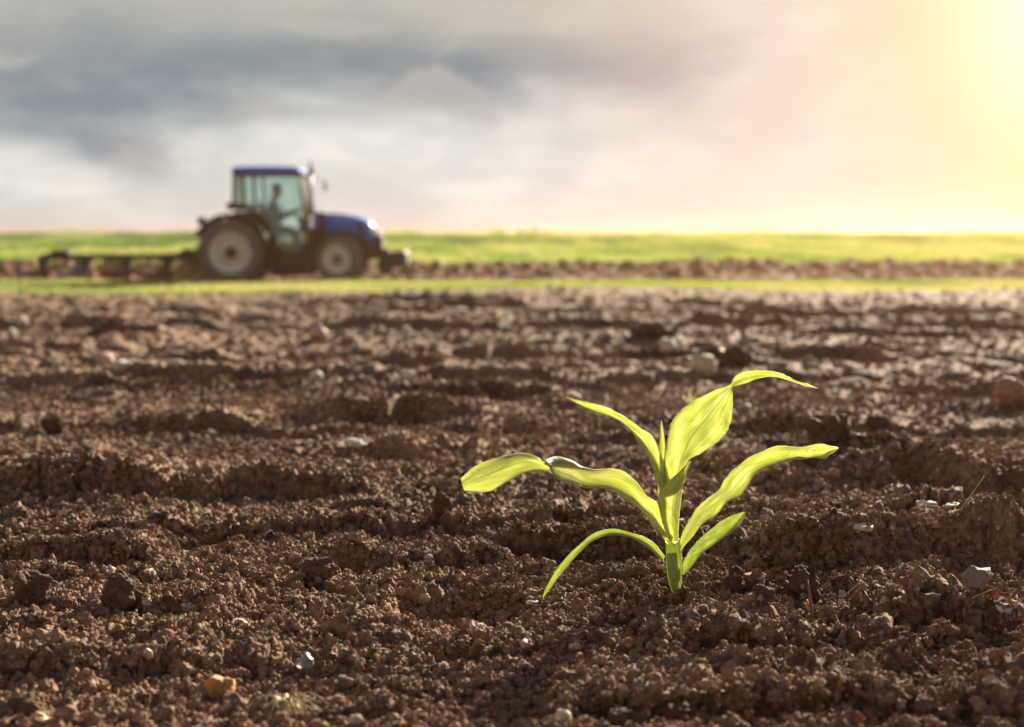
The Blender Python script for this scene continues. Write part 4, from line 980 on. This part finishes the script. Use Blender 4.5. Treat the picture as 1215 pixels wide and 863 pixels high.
# driver
M['shirt'] = flat('dark_blue_overall', (.025, .06, .17), .85, var=.2, scale=12)
M['skin'] = flat('skin', (.48, .28, .20), .6, var=.08, scale=30)
M['hair'] = flat('dark_hair', (.03, .02, .015), .7, var=.3, scale=60)
def skin_body():
    hip = (X(425), 0, Z(392)); J = {}
    J['pel'] = (Vector(hip), .20); J['bel'] = (Vector((X(428), 0, Z(350))), .19); J['che'] = (Vector((X(432), 0, Z(300))), .20); J['nck'] = (Vector((X(438), 0, Z(255))), .08); J['hb'] = (Vector((X(444), 0, Z(232))), .11)
    J['hc'] = (Vector((X(447), 0, Z(212))), .125); J['ht'] = (Vector((X(445), 0, Z(196))), .10)
    E = [('pel', 'bel'), ('bel', 'che'), ('che', 'nck'), ('nck', 'hb'), ('hb', 'hc'), ('hc', 'ht')]
    for s, k in ((-1, 'l'), (1, 'r')):
        J['sh' + k] = (Vector((X(434), s * .20, Z(280))), .095); J['el' + k] = (Vector((X(470), s * .25, Z(340))), .068); J['wr' + k] = (Vector((X(525), s * .19, Z(318))), .042); J['pa' + k] = (Vector((X(540), s * .175, Z(310))), .036)
        J['hp' + k] = (Vector((X(430), s * .10, Z(400))), .125); J['kn' + k] = (Vector((X(525), s * .13, Z(408))), .09); J['an' + k] = (Vector((X(545), s * .13, Z(492))), .06); J['to' + k] = (Vector((X(585), s * .14, Z(505))), .05)
        E += [('che', 'sh' + k), ('sh' + k, 'el' + k), ('el' + k, 'wr' + k), ('wr' + k, 'pa' + k), ('pel', 'hp' + k), ('hp' + k, 'kn' + k), ('kn' + k, 'an' + k), ('an' + k, 'to' + k)]
        for f in range(4):
            n1 = 'f%s%d' % (k, f); n2 = n1 + 'b'; base = J['pa' + k][0]
            J[n1] = (base + Vector((.040, (f - 1.5) * .020, .012)), .0095); J[n2] = (base + Vector((.048 - .004 * f, (f - 1.5) * .020, -.022)), .008); E += [('pa' + k, n1), (n1, n2)]
        J['th' + k] = (J['pa' + k][0] + Vector((.005, -s * .050, .012)), .011); E += [('pa' + k, 'th' + k)]
    J['nose'] = (J['hc'][0] + Vector((.118, 0, -.012)), .020); E += [('hc', 'nose')]
    names = list(J); me = bpy.data.meshes.new('person'); me.from_pydata([J[n][0] for n in names], [(names.index(a), names.index(b)) for a, b in E], []); me.update()
    o = bpy.data.objects.new('person', me); col.objects.link(o)
    md = o.modifiers.new('skin', 'SKIN'); md.use_smooth_shade = True
    for i, n in enumerate(names): me.skin_vertices[0].data[i].radius = (J[n][1],) * 2
    me.skin_vertices[0].data[0].use_root = True
    o.modifiers.new('sub', 'SUBSURF').levels = 2; o.modifiers['sub'].render_levels = 2
    dg = bpy.context.evaluated_depsgraph_get(); ev = o.evaluated_get(dg); m2 = bpy.data.meshes.new_from_object(ev); o.modifiers.clear(); o.data = m2
    m2.materials.clear(); m2.materials.append(M['shirt']); m2.materials.append(M['skin'])
    hd = J['nck'][0]
    for p in m2.polygons:
        c = p.center; p.use_smooth = True
        if c.z > hd.z + .01 or c.x > X(527) and c.z > Z(340): p.material_index = 1
    o.matrix_world = tractor_world @ Matrix.Translation((X(425), 0, Z(400))) @ Matrix.Scale(1.12, 4) @ Matrix.Translation((-X(425), 0, -Z(400))); tag(o, 'person in dark blue work clothes seated in the tractor cab, hands on the steering wheel', 'person')
    bm = B(); bmesh.ops.create_icosphere(bm, subdivisions=3, radius=.112)
    for v in list(bm.verts):
        v.co += Vector((0, 0, 0))
    bmesh.ops.delete(bm, geom=[v for v in bm.verts if v.co.z < -.02 + .6 * max(0, v.co.x)], context='VERTS')
    h = part('hair', bm, 'hair', o); h.location = J['hc'][0] + Vector((-.012, 0, .012))
    for s in (-1, 1):
        bm = B(); bmesh.ops.create_icosphere(bm, subdivisions=2, radius=.013); e = part('eye', bm, 'seat', o); e.location = J['hc'][0] + Vector((.090, s * .034, .006))
        bm = B(); bmesh.ops.create_icosphere(bm, subdivisions=2, radius=.024); e = part('ear', bm, 'skin', o); e.scale = (.8, .45, 1.2); e.location = J['hc'][0] + Vector((-.005, s * .098, -.01))
bpy.context.view_layer.update(); tractor_world = tractor.matrix_world.copy()
skin_body()

# ------------------------------------------------------------------ plough trailing behind
plough = tag(empty('plough', (TX - .17, TY, LOW), R(-1)), 'long green mounted plough with four bodies, trailing behind the tractor', 'plough')
def PX(px): return (px - 358.3) * 31.9 / FPX
def PZ(py): return (333.3 - py) * 31.9 / FPX
bm = B(); tube_bm([(PX(232), -.02, PZ(304)), (PX(180), .0, PZ(306)), (PX(120), .03, PZ(306)), (PX(40), .08, PZ(307))], .095, .085, 4, bm); part('beam', bm, 'plough', plough)
bm = B(); prism(bm, [(PX(205), PZ(309)), (PX(234), PZ(312)), (PX(236), PZ(298)), (PX(222), PZ(296)), (PX(212), PZ(302))], -.26, .26); part('headstock', bm, 'plough', plough)
bm = B(); box(bm, PX(56), PX(79), -.12, .12, PZ(305), PZ(297.5), .03); tube_bm([(PX(57), 0, PZ(301)), (PX(44), .02, PZ(306))], .03, .03, 8, bm); part('cylinder_housing', bm, 'engine', plough)
for k, px in enumerate((46, 98, 148, 198)):
    bm = B(); prism(bm, [(PX(px - 8), PZ(308)), (PX(px + 9), PZ(308)), (PX(px + 4), PZ(319)), (PX(px + 3), PZ(325)), (PX(px - 3), PZ(325)), (PX(px - 4), PZ(319))], -.10, .06); leg = part('leg', bm, 'plough', plough)
    bm = B(); n = 9; prev = None
    for i in range(n):
        t = i / (n - 1); xx = PX(px + 6) - .60 * t; row = []
        for j in range(6):
            u = j / 5; row.append(bm.verts.new((xx + .10 * u - .12 * u * t, -.10 - .42 * t ** 1.3 - .10 * math.sin(u * 2.6) * (1 - .4 * t) + .16 * u, PZ(334) + (.04 + .16 * u * (1 - .25 * t)) + .06 * t)))
        if prev:
            for j in range(5): bm.faces.new((prev[j], prev[j + 1], row[j + 1], row[j])).smooth = True
        prev = row
    o = part('mouldboard', bm, 'steel' if k == 1 else 'mud', plough); o.modifiers.new('thickness', 'SOLIDIFY').thickness = .015
bm = B(); lathe(bm, [(.001, -.03), (.20, -.012), (.235, 0), (.20, .012), (.001, .03)], 32); o = part('disc_coulter', bm, 'steel', plough); o.location = (PX(93), -.30, PZ(324)); o.rotation_euler = (0, 0, R(62))

# clumps of turned stubble thrown up between the plough bodies
M['stubble'] = flat('turned_stubble', (.66, .50, .24), .9, var=.3, scale=9, dirt=(.30, .18, .09, .6))
for i, (px, w, h, lb) in enumerate(((70, 46, 20, 'straw-coloured clump of turned stubble under the plough\'s far end'), (122, 44, 22, 'clump of turned stubble right of the bright mouldboard'), (172, 42, 20, 'clump of turned stubble midway along the plough'), (217, 40, 22, 'clump of turned stubble just behind the rear wheel'))):
    me = rock_mesh('stubble_clump', 60 + i, 4, .35, 1, (w * .5 * .0189, .30, h * .62 * .0189), .15)
    o = link('stubble_clump', me, M['stubble']); o.location = (TX + PX(px), TY + .35, LOW + .20); tag(o, lb, 'stubble clump')

# ------------------------------------------------------------------ haze volume added for the warm glow on the right
def haze():
    me = bpy.data.meshes.new('haze'); bm = bmesh.new(); bmesh.ops.create_cube(bm, size=1); bm.to_mesh(me); bm.free()
    o = link('haze', me); x0, x1, y0, y1, z0, z1 = -950, 950, -320, 1250, -2.9, 2.3
    o.location = ((x0 + x1) / 2, (y0 + y1) / 2, (z0 + z1) / 2); o.scale = (x1 - x0, y1 - y0, z1 - z0)
    m = bpy.data.materials.new('haze'); m.use_nodes = True; nt = m.node_tree; nt.nodes.clear()
    out = nt.nodes.new('ShaderNodeOutputMaterial'); v = nt.nodes.new('ShaderNodeVolumePrincipled')
    v.inputs['Density'].default_value = HAZE; v.inputs['Anisotropy'].default_value = .86; v.inputs['Color'].default_value = (1.0, .58, .32, 1)
    nt.links.new(v.outputs[0], out.inputs['Volume']); me.materials.append(m); tag(o, kind='stuff', label='thin warm haze added for the glow on the right', cat='haze')
haze()
